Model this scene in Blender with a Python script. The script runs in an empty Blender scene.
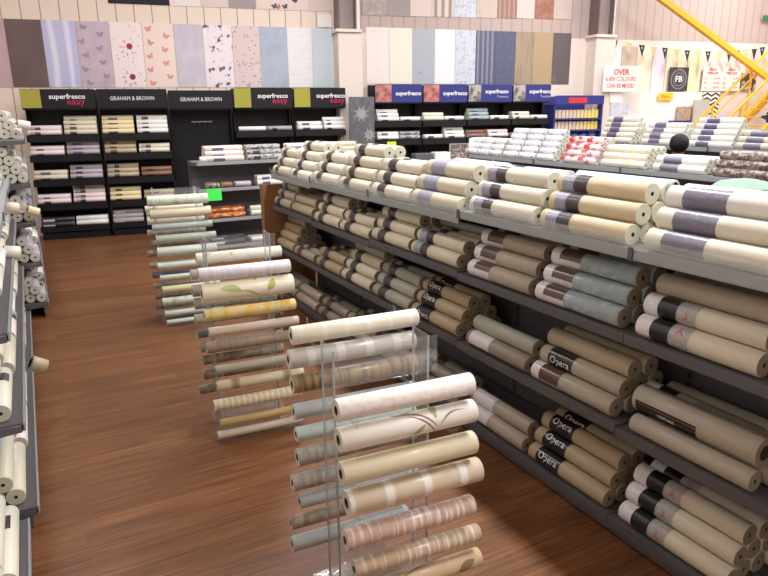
import bpy, bmesh, math, random
from mathutils import Vector, Matrix
PI = math.pi
rnd = random.Random(7)
COL = bpy.context.scene.collection

# ------------------------------------------------------------------ materials
def lin(c):
    return tuple((x / 12.92 if x <= .04045 else ((x + .055) / 1.055) ** 2.4) for x in c)
MATS = {}
def mat(name, col, rough=.6, metal=0., spec=.4, layers=(), coat=0., bump=None):
    """principled surface; layers = pattern printed on the thing itself (object space)"""
    if name in MATS: return MATS[name]
    m = bpy.data.materials.new(name); m.use_nodes = True
    nt = m.node_tree; N = nt.nodes; L = nt.links
    b = N['Principled BSDF']
    b.inputs['Roughness'].default_value = rough; b.inputs['Metallic'].default_value = metal
    b.inputs['Specular IOR Level'].default_value = spec
    b.inputs['Coat Weight'].default_value = coat; b.inputs['Coat Roughness'].default_value = .15
    b.inputs['Base Color'].default_value = (*lin(col), 1)
    cur = None
    if layers or bump:
        tc = N.new('ShaderNodeTexCoord')
    for ly in layers:
        kind, scale, lo, hi, c2 = ly[:5]
        mp = N.new('ShaderNodeMapping'); L.new(tc.outputs['Object'], mp.inputs['Vector'])
        mp.inputs['Scale'].default_value = scale if isinstance(scale, tuple) else (scale,) * 3
        if len(ly) > 5: mp.inputs['Location'].default_value = ly[5]
        if kind == 'noise':
            t = N.new('ShaderNodeTexNoise'); t.inputs['Scale'].default_value = 1; t.inputs['Detail'].default_value = 4
            out = t.outputs['Fac']
        elif kind == 'voro':
            t = N.new('ShaderNodeTexVoronoi'); t.inputs['Scale'].default_value = 1
            out = t.outputs['Distance']
        elif kind == 'blob':                      # ragged motif: voronoi distance + noise
            v = N.new('ShaderNodeTexVoronoi'); v.inputs['Scale'].default_value = 1; v.inputs['Randomness'].default_value = .55
            L.new(mp.outputs[0], v.inputs['Vector'])
            nz = N.new('ShaderNodeTexNoise'); nz.inputs['Scale'].default_value = 5; L.new(mp.outputs[0], nz.inputs['Vector'])
            ad = N.new('ShaderNodeMath'); ad.operation = 'ADD'; L.new(v.outputs['Distance'], ad.inputs[0]); L.new(nz.outputs['Fac'], ad.inputs[1])
            out = ad.outputs[0]; t = None
        elif kind == 'wave':
            t = N.new('ShaderNodeTexWave'); t.inputs['Scale'].default_value = 1; t.inputs['Distortion'].default_value = ly[6] if len(ly) > 6 else 0
            t.inputs['Detail'].default_value = 1
            out = t.outputs['Fac']
        if kind != 'blob': L.new(mp.outputs[0], t.inputs['Vector'])
        mr = N.new('ShaderNodeMapRange'); L.new(out, mr.inputs['Value'])
        mr.inputs['From Min'].default_value = lo; mr.inputs['From Max'].default_value = hi
        mx = N.new('ShaderNodeMix'); mx.data_type = 'RGBA'
        L.new(mr.outputs[0], mx.inputs['Factor'])
        if cur is None: mx.inputs['A'].default_value = (*lin(col), 1)
        else: L.new(cur, mx.inputs['A'])
        mx.inputs['B'].default_value = (*lin(c2), 1)
        cur = mx.outputs['Result']
    if cur is not None: L.new(cur, b.inputs['Base Color'])
    if bump:
        nz = N.new('ShaderNodeTexNoise'); nz.inputs['Scale'].default_value = bump[0]; nz.inputs['Detail'].default_value = 3
        L.new(tc.outputs['Object'], nz.inputs['Vector'])
        bp = N.new('ShaderNodeBump'); bp.inputs['Strength'].default_value = bump[1]; bp.inputs['Distance'].default_value = .01
        L.new(nz.outputs['Fac'], bp.inputs['Height']); L.new(bp.outputs[0], b.inputs['Normal'])
    MATS[name] = m; return m

def emis(name, col, s):
    m = bpy.data.materials.new(name); m.use_nodes = True
    N = m.node_tree.nodes; b = N['Principled BSDF']
    b.inputs['Base Color'].default_value = (.9, .9, .9, 1)
    b.inputs['Emission Color'].default_value = (*col, 1); b.inputs['Emission Strength'].default_value = s
    return m

def clear_plastic(name, tint=(.985, .99, .99), film=.06):
    m = bpy.data.materials.new(name); m.use_nodes = True
    nt = m.node_tree; N = nt.nodes; L = nt.links
    N.remove(N['Principled BSDF']); out = N['Material Output']
    tr = N.new('ShaderNodeBsdfTransparent'); tr.inputs[0].default_value = (*tint, 1)
    gl = N.new('ShaderNodeBsdfGlossy'); gl.inputs['Roughness'].default_value = .08; gl.inputs['Color'].default_value = (1, 1, 1, 1)
    df = N.new('ShaderNodeBsdfDiffuse'); df.inputs[0].default_value = (.85, .88, .88, 1)
    lw = N.new('ShaderNodeLayerWeight'); lw.inputs['Blend'].default_value = .5; fr = N.new('ShaderNodeMapRange'); L.new(lw.outputs['Facing'], fr.inputs['Value'])
    fr.inputs['From Min'].default_value = .55; fr.inputs['To Min'].default_value = .03; fr.inputs['To Max'].default_value = .45
    m1 = N.new('ShaderNodeMixShader'); m1.inputs[0].default_value = film
    L.new(tr.outputs[0], m1.inputs[1]); L.new(df.outputs[0], m1.inputs[2])
    m2 = N.new('ShaderNodeMixShader'); L.new(fr.outputs[0], m2.inputs[0])
    L.new(m1.outputs[0], m2.inputs[1]); L.new(gl.outputs[0], m2.inputs[2])
    L.new(m2.outputs[0], out.inputs[0]); return m

def plank_floor():
    m = bpy.data.materials.new('laminate_planks'); m.use_nodes = True
    nt = m.node_tree; N = nt.nodes; L = nt.links; b = N['Principled BSDF']
    tc = N.new('ShaderNodeTexCoord')
    br = N.new('ShaderNodeTexBrick'); L.new(tc.outputs['Object'], br.inputs['Vector'])
    br.inputs['Scale'].default_value = 1; br.inputs['Brick Width'].default_value = 1.2; br.inputs['Row Height'].default_value = .095
    br.inputs['Mortar Size'].default_value = .0012; br.inputs['Mortar Smooth'].default_value = .3; br.offset = .37
    br.inputs['Color1'].default_value = (*lin((.505, .34, .22)), 1); br.inputs["Color2"].default_value = (*lin((.43, .28, .175)), 1)
    br.inputs['Mortar'].default_value = (*lin((.42, .25, .17)), 1)
    mp = N.new('ShaderNodeMapping'); mp.inputs['Scale'].default_value = (1.3, 34, 1); L.new(tc.outputs['Object'], mp.inputs['Vector'])
    nz = N.new('ShaderNodeTexNoise'); nz.inputs['Scale'].default_value = 1.6; nz.inputs['Detail'].default_value = 6; nz.inputs['Roughness'].default_value = .62
    L.new(mp.outputs[0], nz.inputs['Vector'])
    cr = N.new('ShaderNodeValToRGB'); L.new(nz.outputs['Fac'], cr.inputs[0])
    cr.color_ramp.elements[0].position = .3; cr.color_ramp.elements[0].color = (.50, .44, .38, 1)
    cr.color_ramp.elements[1].position = .72; cr.color_ramp.elements[1].color = (1.4, 1.32, 1.2, 1)
    mx = N.new('ShaderNodeMix'); mx.data_type = 'RGBA'; mx.blend_type = 'MULTIPLY'; mx.inputs['Factor'].default_value = 1
    L.new(br.outputs['Color'], mx.inputs['A']); L.new(cr.outputs[0], mx.inputs['B'])
    L.new(mx.outputs['Result'], b.inputs['Base Color'])
    b.inputs['Roughness'].default_value = .42; b.inputs['Specular IOR Level'].default_value = .35
    return m

M = {
 'floor': plank_floor(),
 'wall_low': mat('wall_paint', (.90, .85, .81), .7),
 'clad': mat('ribbed_cladding', (.74, .67, .64), .5, layers=[('wave', (1.43, 0, 0), .88, 1., (.67, .60, .57))]),
 'panelw': mat('cream_wall_panels', (.93, .86, .80), .6, layers=[('wave', (1.18, 0, 0), .985, 1., (.6, .52, .5))]),
 'ceil': mat('ceiling_sheet', (.80, .78, .75), .7),
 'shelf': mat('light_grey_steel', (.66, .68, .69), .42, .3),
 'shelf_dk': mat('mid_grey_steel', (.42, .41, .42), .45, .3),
 'panel': mat('grey_back_panel', (.42, .42, .44), .6),
 'black': mat('black_laminate', (.065, .06, .085), .5),
 'navy': mat('navy_print', (.20, .22, .50), .5),
 'core': mat('roll_core_hollow', (.30, .26, .20), .9),
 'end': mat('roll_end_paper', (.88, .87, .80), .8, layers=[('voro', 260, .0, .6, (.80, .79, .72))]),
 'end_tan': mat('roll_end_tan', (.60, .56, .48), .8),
 'white': mat('white_board', (.95, .95, .95), .5),
 'card': mat('brown_cardboard', (.58, .42, .28), .8),
 'steelgrey': mat('painted_steel_column', (.62, .57, .55), .4),
 'steeldark': mat('column_flange', (.45, .38, .38), .4),
 'yellow': mat('yellow_painted_steel', (.93, .72, .18), .4),
 'red': mat('red_lettering', (.82, .22, .24), .6),
 'magenta': mat('magenta_lettering', (.80, .16, .36), .6),
 'whiteink': mat('white_lettering', (.95, .95, .95), .6),
 'paleink': mat('pale_lettering', (.75, .75, .78), .6),
 'blackink': mat('dark_lettering', (.12, .11, .12), .6),
 'hair': mat('black_hair', (.07, .055, .05), .6, bump=(60, .6)),
 'skin': mat('skin', (.80, .60, .50), .5),
 'coat': mat('dark_coat_cloth', (.16, .17, .22), .9, bump=(80, .3)),
 'trouser': mat('trouser_cloth', (.12, .12, .14), .9),
 'acryl': clear_plastic('clear_acrylic', film=.06),
 'film': clear_plastic('clear_riser_plastic', (.97, .98, .985), .20),
 'acrylic_edge': mat('acrylic_cut_edge', (.62, .66, .68), .2),
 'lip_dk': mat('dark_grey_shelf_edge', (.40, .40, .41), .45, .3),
 'green': mat('fluorescent_green_card', (.25, .95, .35), .6),
 'lime': mat('fluorescent_yellow_card', (.84, 1.0, .22), .6),
 'orange': mat('yellow_orange_card', (.98, .78, .20), .6),
 'tag': mat('price_tag_paper', (.9, .9, .88), .6),
 'binbag': mat('black_plastic_sheet', (.10, .11, .16), .25, bump=(25, 1.0)),
 'olive': mat('olive_photo_print', (.66, .64, .26), .6, layers=[('blob', 9., .62, .5, (.36, .26, .18))]),
 'face': mat('reddish_photo_print', (.55, .28, .30), .6, layers=[('noise', 8., .4, .65, (.80, .55, .52))]),
 'greyphoto': mat('grey_photo_print', (.72, .70, .66), .6, layers=[('noise', 9., .45, .6, (.38, .36, .36))]),
 'starboard': mat('grey_board', (.38, .38, .40), .6, layers=[('noise', (14, 14, 9), .45, .75, (.46, .46, .48))]),
 'starburst': mat('grey_starburst_board', (.40, .40, .42), .6, layers=[('blob', 4.2, .85, .55, (.74, .74, .76)), ('noise', 22., .55, .75, (.33, .33, .35))]),
 'darkpic': mat('dark_print', (.30, .22, .22), .6, layers=[('noise', 7., .5, .6, (.75, .7, .66))]),
}
# papers: (side colour, layers)
def paper(n, c, layers=(), rough=.5, coat=.25, bump=None): M[n] = mat('paper_' + n, c, rough, layers=layers, coat=coat, bump=bump)
paper('cream', (.86, .83, .74)); paper('ivory', (.90, .88, .81)); paper('gold', (.86, .80, .66))
paper('white', (.94, .93, .91)); paper('beige', (.70, .66, .59)); paper('taupe', (.60, .56, .51))
paper('tan', (.72, .65, .53)); paper('sage', (.68, .68, .62)); paper('grey', (.68, .67, .66))
paper('ivoryfloral', (.90, .88, .81), [('blob', (14, 20, 20), .62, .5, (.62, .60, .50))])
paper('floralbeige', (.76, .71, .60), [('blob', (12, 18, 18), .62, .52, (.42, .36, .30))])
paper('blue', (.60, .66, .68), [('noise', (20, 30, 30), .48, .68, (.74, .78, .77))])
paper('pinkwhite', (.93, .86, .86)); paper('khaki', (.74, .68, .56)); paper('yellowcream', (.92, .86, .68))
paper('lilacgrey', (.72, .68, .72)); paper('brown', (.56, .41, .34)); paper('dark', (.20, .19, .22))
paper('pattgrey', (.72, .71, .70), [('noise', (30, 40, 40), .5, .6, (.36, .36, .38))])
paper('redprint', (.93, .90, .90), [('blob', (8, 10, 10), .95, .8, (.86, .22, .18)), ('blob', (7, 14, 14), .62, .5, (.36, .50, .86), (3, 2, 1))])
paper('blueprint', (.93, .93, .94), [('blob', (11, 20, 20), .8, .6, (.45, .47, .62))])
paper('yellowprint', (.94, .92, .86), [('blob', (5, 12, 12), .75, .6, (.93, .84, .52)), ('blob', (4, 10, 10), .55, .45, (.42, .52, .85), (3, 2, 1))])
paper('bark', (.40, .34, .31), [('noise', (30, 30, 30), .45, .6, (.70, .66, .62))])
paper('orangeprint', (.68, .34, .22), [('noise', (16, 30, 30), .5, .6, (.92, .70, .36))])
paper('rosefloral', (.92, .86, .84), [('blob', (10, 14, 14), .62, .5, (.80, .55, .55))])
paper('bluegrey', (.50, .54, .62))
# label bands
for n, c in {'lb_dark': (.27, .24, .25), 'lb_black': (.13, .12, .13), 'lb_lilac': (.62, .62, .68), 'lb_white': (.88, .87, .88), 'lb_silver': (.66, .65, .64),
             'lb_brown': (.36, .26, .24), 'lb_purple': (.43, .41, .51), 'lb_slate': (.50, .49, .55)}.items():
    M[n] = mat(n, c, .35, coat=.3, layers=[('noise', (60, 160, 160), .56, .70, tuple(min(1, v * 1.22 + .03) for v in c))])
STYLE = {  # bands: (x0, x1, arc0, arc1, material) with x from the left end of the roll (m), arcs in degrees
 'dark': [(.09, .20, -70, 200, 'lb_dark')],
 'darkpair': [(.04, .115, -100, 190, 'lb_lilac'), (.115, .20, -100, 190, 'lb_dark')],
 'lilac': [(.08, .27, -60, 190, 'lb_slate')],
 'silver': [(.07, .23, -50, 180, 'lb_lilac')],
 'logo': [(.0, .07, -180, 180, 'lb_white'), (.07, .16, -180, 180, 'lb_black'), (.16, .25, -180, 180, 'lb_silver')],
 'whitebrown': [(.0, .06, -90, 200, 'lb_white'), (.06, .20, -10, 130, 'lb_brown'), (.06, .20, 130, 260, 'lb_white')],
 'opera': [(.06, .23, -180, 180, 'lb_black')],
 'white': [(.03, .22, -60, 160, 'lb_white')],
 'purple': [(.10, .26, -60, 160, 'lb_purple')],
 'blackplate': [(.02, .30, 170, 232, 'lb_black')],
 'none': [],
}

# ------------------------------------------------------------------ mesh helpers
class MB:
    def __init__(s): s.bm = bmesh.new(); s.mats = []
    def mi(s, m):
        if m not in s.mats: s.mats.append(m)
        return s.mats.index(m)
    def box(s, x0, x1, y0, y1, z0, z1, m, bev=0, xf=None):
        i = s.mi(m)
        vs = [s.bm.verts.new((x, y, z)) for x in (x0, x1) for y in (y0, y1) for z in (z0, z1)]
        fs = [s.bm.faces.new([vs[k] for k in q]) for q in ((0, 1, 3, 2), (4, 6, 7, 5), (0, 4, 5, 1), (2, 3, 7, 6), (0, 2, 6, 4), (1, 5, 7, 3))]
        for f in fs: f.material_index = i
        if bev:
            r = bmesh.ops.bevel(s.bm, geom=list({e for f in fs for e in f.edges}), offset=bev, segments=2, affect='EDGES', profile=.5)
            for f in r['faces']: f.material_index = i
            vs = list({v for f in r['faces'] for v in f.verts} | {v for v in vs if v.is_valid})
        if xf is not None:
            for v in vs: v.co = xf @ v.co
        return s
    def quad(s, pts, m):
        f = s.bm.faces.new([s.bm.verts.new(p) for p in pts]); f.material_index = s.mi(m); return s
    def prism(s, pts, d, m):           # polygon pts (3D, planar) extruded by vector d
        i = s.mi(m); d = Vector(d)
        a = [s.bm.verts.new(p) for p in pts]; b = [s.bm.verts.new(Vector(p) + d) for p in pts]
        fs = [s.bm.faces.new(a[::-1]), s.bm.faces.new(b)]
        n = len(a)
        for k in range(n): fs.append(s.bm.faces.new([a[k], a[(k + 1) % n], b[(k + 1) % n], b[k]]))
        for f in fs: f.material_index = i
        return s
    def bar(s, p, q, w, m, w2=None):   # square bar between two points
        p = Vector(p); q = Vector(q); d = (q - p); L = d.length; rot = d.to_track_quat('Z', 'Y').to_matrix().to_4x4()
        h = w / 2; h2 = (w2 or w) / 2
        return s.box(-h, h, -h2, h2, 0, L, m, xf=Matrix.Translation(p) @ rot)
    def tube(s, pts, r, m, seg=6):
        i = s.mi(m); rings = []
        for k, p in enumerate(pts):
            p = Vector(p); a = Vector(pts[max(k - 1, 0)]); b = Vector(pts[min(k + 1, len(pts) - 1)])
            q = (b - a).to_track_quat('Z', 'Y')
            rings.append([s.bm.verts.new(p + q @ Vector((r * math.cos(t * 2 * PI / seg), r * math.sin(t * 2 * PI / seg), 0))) for t in range(seg)])
        for A, B in zip(rings, rings[1:]):
            for t in range(seg):
                f = s.bm.faces.new([A[t], A[(t + 1) % seg], B[(t + 1) % seg], B[t]]); f.material_index = i; f.smooth = True
        s.bm.faces.new(rings[0][::-1]).material_index = i; s.bm.faces.new(rings[-1]).material_index = i
        return s
    def mesh(s, name):
        bmesh.ops.recalc_face_normals(s.bm, faces=s.bm.faces)
        me = bpy.data.meshes.new(name); s.bm.to_mesh(me); s.bm.free()
        for m in s.mats: me.materials.append(M[m] if isinstance(m, str) else m)
        return me
    def build(s, name, parent=None): return link(name, s.mesh(name), parent)

def link(name, me, parent=None, loc=(0, 0, 0), rotz=0):
    o = bpy.data.objects.new(name, me); COL.objects.link(o)
    o.location = loc; o.rotation_euler = (0, 0, rotz)
    if parent: o.parent = parent
    return o
def tag(o, label=None, cat=None, group=None, kind=None):
    if label: o['label'] = label
    if cat: o['category'] = cat
    if group: o['group'] = group
    if kind: o['kind'] = kind
    return o
def thing(name, label, cat, loc=(0, 0, 0), rotz=0, group=None):
    return tag(link(name, None, None, loc, rotz), label, cat, group)

def text_mesh(txt, size, m, ext=.0012, align='CENTER', bold=0.):
    cu = bpy.data.curves.new('lettering', 'FONT'); cu.body = txt; cu.size = size; cu.extrude = ext; cu.offset = bold
    cu.align_x = align; cu.align_y = 'CENTER'; cu.resolution_u = 2
    t = bpy.data.objects.new('lettering', cu); COL.objects.link(t)
    dg = bpy.context.evaluated_depsgraph_get(); dg.update()
    me = bpy.data.meshes.new_from_object(t.evaluated_get(dg))
    bpy.data.objects.remove(t); bpy.data.curves.remove(cu)
    me.materials.clear(); me.materials.append(M[m]); return me
def text(name, txt, size, m, parent, loc, width=None, bold=0., slant=0.):
    """upright lettering facing local -Y"""
    me = text_mesh(txt, size, m, bold=bold)
    xs = [v.co.x for v in me.vertices]; k = width / (max(xs) - min(xs)) if width else 1
    for v in me.vertices: v.co = Vector((v.co.x * k + v.co.y * slant, -v.co.z, v.co.y))
    return link(name, me, parent, loc)

# ------------------------------------------------------------------ wallpaper rolls
RC = {}
def roll_mesh(r, L, side, end='end', seg=20, core=.2):
    k = (round(r, 4), round(L, 3), side, end, seg, core)
    if k in RC: return RC[k]
    bm = bmesh.new(); b = .0025; ri = r * core
    prof = [(-L / 2 + .12 * L, ri * .98), (-L / 2, ri), (-L / 2, r - b), (-L / 2 + b, r), (L / 2 - b, r), (L / 2, r - b), (L / 2, ri), (L / 2 - .12 * L, ri * .98)]
    rings = [[bm.verts.new((x, q * math.cos(t * 2 * PI / seg), q * math.sin(t * 2 * PI / seg))) for t in range(seg)] for x, q in prof]
    mi = [2, 1, 0, 0, 0, 1, 2]
    for i, (A, B) in enumerate(zip(rings, rings[1:])):
        for t in range(seg):
            f = bm.faces.new([A[t], A[(t + 1) % seg], B[(t + 1) % seg], B[t]]); f.material_index = mi[i]; f.smooth = i in (0, 2, 3, 4, 6)
    for R in (rings[0], rings[-1]): bm.faces.new(R).material_index = 2
    bmesh.ops.recalc_face_normals(bm, faces=bm.faces)
    me = bpy.data.meshes.new('wallpaper_roll'); bm.to_mesh(me); bm.free()
    for m in (side, end, 'core'): me.materials.append(M[m])
    RC[k] = me; return me
def band_mesh(r, L, style, seg=20):
    k = ('band', round(r, 4), round(L, 3), style, seg)
    if k in RC: return RC[k]
    bm = bmesh.new(); mats = []
    sc = L / .53
    for x0, x1, a0, a1, m in STYLE[style]:
        if m not in mats: mats.append(m)
        n = max(3, int((a1 - a0) / 360 * seg)); R = r + .0009 + (.0 if abs(a1 - a0) < 359 else .0002)
        rows = []
        for t in range(n + 1):
            a = math.radians(a0 + (a1 - a0) * t / n)
            rows.append([bm.verts.new((-L / 2 + x * sc, R * math.cos(a), R * math.sin(a))) for x in (x0 + .001, x1)])
        for A, B in zip(rows, rows[1:]):
            f = bm.faces.new([A[0], A[1], B[1], B[0]]); f.material_index = mats.index(m); f.smooth = True
    me = bpy.data.meshes.new('label_band'); bm.to_mesh(me); bm.free()
    for m in mats: me.materials.append(M[m])
    RC[k] = me; return me
def wrap_text(txt, r, x, a, size, m):
    """lettering wrapped round a roll: reading along +X, centred at angle a (deg)"""
    me = text_mesh(txt, size, m, ext=.0004)
    for v in me.vertices:
        t = math.radians(a) - v.co.y / r; R = r + .0016 + v.co.z
        v.co = Vector((x + v.co.x, R * math.cos(t), R * math.sin(t)))
    return me
TXT = {}
def roll_text(style, r, L, ang):
    k = (style, round(r, 4), round(L, 3))
    if k not in TXT:
        if style == 'opera': TXT[k] = ('lettering', wrap_text('Opera', r, -L / 2 + .145, 105, .052, 'whiteink'))
        elif style == 'logo': TXT[k] = ('logo', wrap_text('A', r, -L / 2 + .205, 105, .05, 'red'))
        elif style == 'blackplate': TXT[k] = ('lettering', wrap_text('VINTAGE', r, -L / 2 + .18, 200, .02, 'whiteink'))
        else: TXT[k] = None
    return TXT[k]

KEEP = None
KEEP = set('''A00.0.0 A00.1.0 A00.2.0 A00.2.1 A01.0.0 A01.0.1 A01.1.0 A01.1.1 A01.2.0 A01.2.1 A02.0.0 A02.1.0 A02.2.0 A02.2.1 A03.0.0 A03.1.0 A03.2.0 A03.2.1 A03.2.2 A04.0.0 A04.1.0 A04.2.0 A05.0.0 A05.1.0 A05.2.0 A05.3.0 A05.3.1 A06.0.0 A06.1.0 A06.2.0 A07.0.0 A07.1.0 A07.2.0 A07.3.0 A07.3.1 A08.0.0 A08.1.0 A08.2.0 A10.0.0 A10.1.0 A10.2.0 A10.2.1 A11.0.0 A11.0.1 A11.1.0 A11.1.1 A11.2.0 A11.2.1 A12.0.0 A12.1.0 A12.2.0 A12.2.1 A13.0.0 A13.1.0 A13.1.1 A13.1.2 A14.0.0 A14.1.0 A14.2.0 A14.2.1 A15.0.0 A15.1.0 A15.1.1 A16.0.0 A16.1.0 A16.2.0 A16.2.1 A17.0.0 A17.1.0 A18.0.0 A18.1.0 A18.2.0 A18.2.1 A21.0.0 A21.0.1 A21.1.0 A21.1.1 A21.1.2 A21.2.0 A21.2.1 A22.0.0 A22.1.0 A23.0.0 A23.1.0 A23.1.2 A23.2.0 A23.2.1 A24.0.0 A24.1.0 A24.2.0 A24.2.1 A25.0.0 A25.1.0 A25.2.0 A25.3.0 A26.0.0 A26.1.0 A26.1.1 A27.0.0 A28.0.0 A28.1.0 A28.2.0 A28.3.0 A30.0.0 A30.0.1 A30.0.2 A30.1.0 A30.1.1 A30.1.2 A30.2.0 A30.2.1 A31.0.0 A31.0.1 A31.1.0 A31.1.1 A31.2.0 A31.2.1 A32.0.0 A32.1.0 A33.0.0 A33.1.0 A33.1.1 A34.0.0 A35.1.0 A35.1.1 A35.1.2 A36.0.0 A36.1.0 A36.1.1 A37.0.0 A37.1.0 A38.1.1 Ax1 Ax2 Ax3 Ax4 Ax6 Ay1 Ay2 B15.0.0 B16.0.0 B18.0.0 B24.0.0 B25.0.0 B26.0.0 B33.0.0 B33.1.0 B34.0.0 B34.1.0 B35.0.0 C00.0.0 C00.0.1 C00.1.0 C10.0.0 C10.1.0 C10.1.1 C10.2.0 C20.1.0 C20.2.0 C30.0.0 C30.0.1 C30.1.0 C30.2.0 C40.0.0 C40.0.1 C40.1.0 C40.2.0 D1.0.0 D1.1.0 D1.2.0 D2.0.0 D2.1.0 D3.0.0 D3.1.0 D3.2.0 D4.0.0 D4.1.0 D4.2.0 D4.3.0 D5.0.0 D5.1.0 D5.2.0 D5.3.0 D5.4.0 D6.0.0 D6.1.0 D6.2.0 D6.3.0 D6.4.0 D7.0.0 D7.1.0 D7.2.0 D7.3.0 D7.4.0 D8.0.0 D8.1.0 D8.2.0 E1.0.0 E1.1.0 E1.2.0 E2.0.0 E2.1.0 E2.2.0 E2.3.0 E2.4.0 E3.0.0 E3.1.0 E3.2.0 E3.3.0 E4.0.0 E4.1.0 E4.2.0 E4.3.0 E4.4.0 F01.0.0 F01.1.0 F01.2.0 F02.0.0 F02.1.0 F02.2.0 F12.0.0 F13.1.0 F20.0.0 F20.1.0 F30.0.0 F30.1.0 H00.0.0 H00.1.0 H01.0.0 H01.1.0 H01.2.0 H01.3.0 H02.0.0 H02.1.0 H02.2.0 H02.3.0 H03.0.0 H03.1.0 H03.2.0 H03.3.0 H10.0.0 H10.1.0 H11.0.0 H11.1.0 H11.2.0 H12.0.0 H12.1.0 H12.2.0 H13.0.0 H13.1.0 H20.0.0 H20.1.0 H21.0.0 H21.1.0 H21.2.0 H22.0.0 H22.1.0 H22.2.0 H23.0.0 H23.1.0 H30.0.0 H30.1.0 H31.0.0 H31.1.0 H31.2.0 H31.3.0 H32.0.0 H32.1.0 H32.2.0 H33.1.0 H40.0.0 H40.1.0 H41.0.0 H41.1.0 H42.0.0 H42.1.0 H42.2.0 I0.0.0 I1.0.0 I2.0.0 I2.1.0 I3.0.0 I3.1.0 I3.2.0 J00.0.0 J00.1.0 J00.2.0 J01.0.0 J02.0.0 J04.0.0 J05.0.0 J10.0.0 J10.1.0 J11.0.0 J11.1.0 J13.0.0 J13.1.0 J13.2.0 J15.0.0 J15.1.0'''.split())   # the 300 rolls that show largest
#KEEPSET#

REST = []       # rolls beyond the individually built ones (one object)
ALLROLLS = []
def roll(key, r, L, side, end, style, loc, rot, label, group, spin=None, seg=20, core=.2, name='wallpaper_roll', cat='roll', tilt=0., flip=False):
    """one roll; rot = heading of its axis about Z, spin = turn about its own axis"""
    if spin is None: spin = rnd.uniform(-.5, .5)
    mw = Matrix.Translation(loc) @ Matrix.Rotation(rot, 4, 'Z') @ Matrix.Rotation(tilt, 4, 'Y') @ Matrix.Rotation(spin, 4, 'X')
    me = roll_mesh(r, L, side, end, seg, core)
    bme = band_mesh(r, L, style, seg) if STYLE[style] else None
    if KEEP is not None and key not in KEEP and name == 'wallpaper_roll':
        REST.append((me, mw));
        if bme: REST.append((bme, mw))
        return None
    o = link(name, me); o.matrix_world = mw; tag(o, label, cat, group); o['key'] = key
    if bme:
        link('label_band', bme, o)
        t = roll_text(style, r, L, 0)
        if t and seg >= 16:
            tx = link(t[0], t[1], o)
    ALLROLLS.append(o); return o

ORD = ['first', 'second', 'third', 'fourth', 'fifth', 'sixth', 'seventh', 'eighth', 'ninth', 'tenth', 'eleventh', 'twelfth']
ROWN = ['bottom', 'second', 'third', 'fourth', 'fifth', 'sixth']
DEPN = ['front', 'one back', 'two back', 'three back', 'four back', 'five back']
CN = {'cream': 'cream', 'ivory': 'ivory', 'gold': 'golden-cream', 'white': 'white', 'beige': 'beige', 'taupe': 'taupe', 'tan': 'tan', 'sage': 'sage-cream', 'grey': 'grey',
      'ivoryfloral': 'ivory-floral', 'floralbeige': 'beige-floral', 'blue': 'pale-blue', 'pinkwhite': 'pinkish-white', 'khaki': 'khaki', 'yellowcream': 'yellow-cream',
      'lilacgrey': 'lilac-grey', 'brown': 'brown', 'dark': 'black', 'pattgrey': 'grey-patterned', 'redprint': 'red-patterned', 'blueprint': 'blue-printed white', 'yellowprint': 'yellow-patterned',
      'bark': 'brown-mottled', 'orangeprint': 'orange-brown', 'rosefloral': 'rose-floral', 'bluegrey': 'blue-grey'}
def stack(key, r, rows, side, style, frame, rot, where, group, L=.53, end='end', seg=20, alt=None, jit=.012, core=.2, topspin=0.):
    """pyramid pile leaning on the back: rows = rolls per row; frame(along, depth, z) -> point"""
    for j, n in enumerate(rows):
        for i in range(n):
            d = r + .004 + j * r * 1.0 + i * 2 * r * 1.01
            z = r + .001 + j * r * 1.745
            c = alt.get((j, i), side) if alt else side
            st = style
            if isinstance(c, tuple): c, st = c
            lab = f"{CN[c]} roll, {ROWN[j]} row {DEPN[i]}, {where}"
            roll(f"{key}.{j}.{i}", r * .992, L, c, end, st, frame(rnd.uniform(-jit, jit), d, z), rot, lab, group, seg=seg, core=core, spin=topspin + rnd.uniform(-.45, .45))

def printed(me, motifs, surf):
    """motifs (leaf/petal shapes: cx, cy, length, half width, angle, bend) printed onto a part's own mesh"""
    bm = bmesh.new(); bm.from_mesh(me)
    for m, lst in motifs:
        me.materials.append(M[m]); mi = len(me.materials) - 1
        for cx, cy, ln, wd_, ang, bend in lst:
            ca, sa = math.cos(math.radians(ang)), math.sin(math.radians(ang)); g = []
            for i in range(11):
                u = i / 10; w_ = wd_ * max(.04, math.sin(PI * u) ** .8); row = []
                for j in range(5):
                    v = (j / 2 - 1) * w_; px = u * ln; py = v + bend * math.sin(PI * u)
                    row.append(bm.verts.new(surf(cx + px * ca - py * sa, cy + px * sa + py * ca)))
                g.append(row)
            for i in range(10):
                for j in range(4):
                    f = bm.faces.new([g[i][j], g[i + 1][j], g[i + 1][j + 1], g[i][j + 1]]); f.smooth = True; f.material_index = mi
    bm.to_mesh(me); bm.free()
def cyl(r, a0): return lambda x, y: ((x, (r + .0011) * math.cos(math.radians(a0) - y / r), (r + .0011) * math.sin(math.radians(a0) - y / r)))
for n_, c_ in {'ink_leaf': (.72, .73, .46), 'ink_brown': (.58, .48, .36), 'ink_olive': (.68, .68, .52), 'ink_lilac': (.66, .58, .65), 'ink_peach': (.88, .62, .58), 'ink_rose': (.74, .24, .36), 'ink_rosepale': (.86, .62, .66), 'ink_dk': (.34, .27, .40), 'ink_orange': (.80, .46, .26), 'ink_star': (.66, .66, .68), 'ink_scribble': (.30, .25, .20)}.items():
    M[n_] = mat('print_' + n_, c_, .5)

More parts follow.
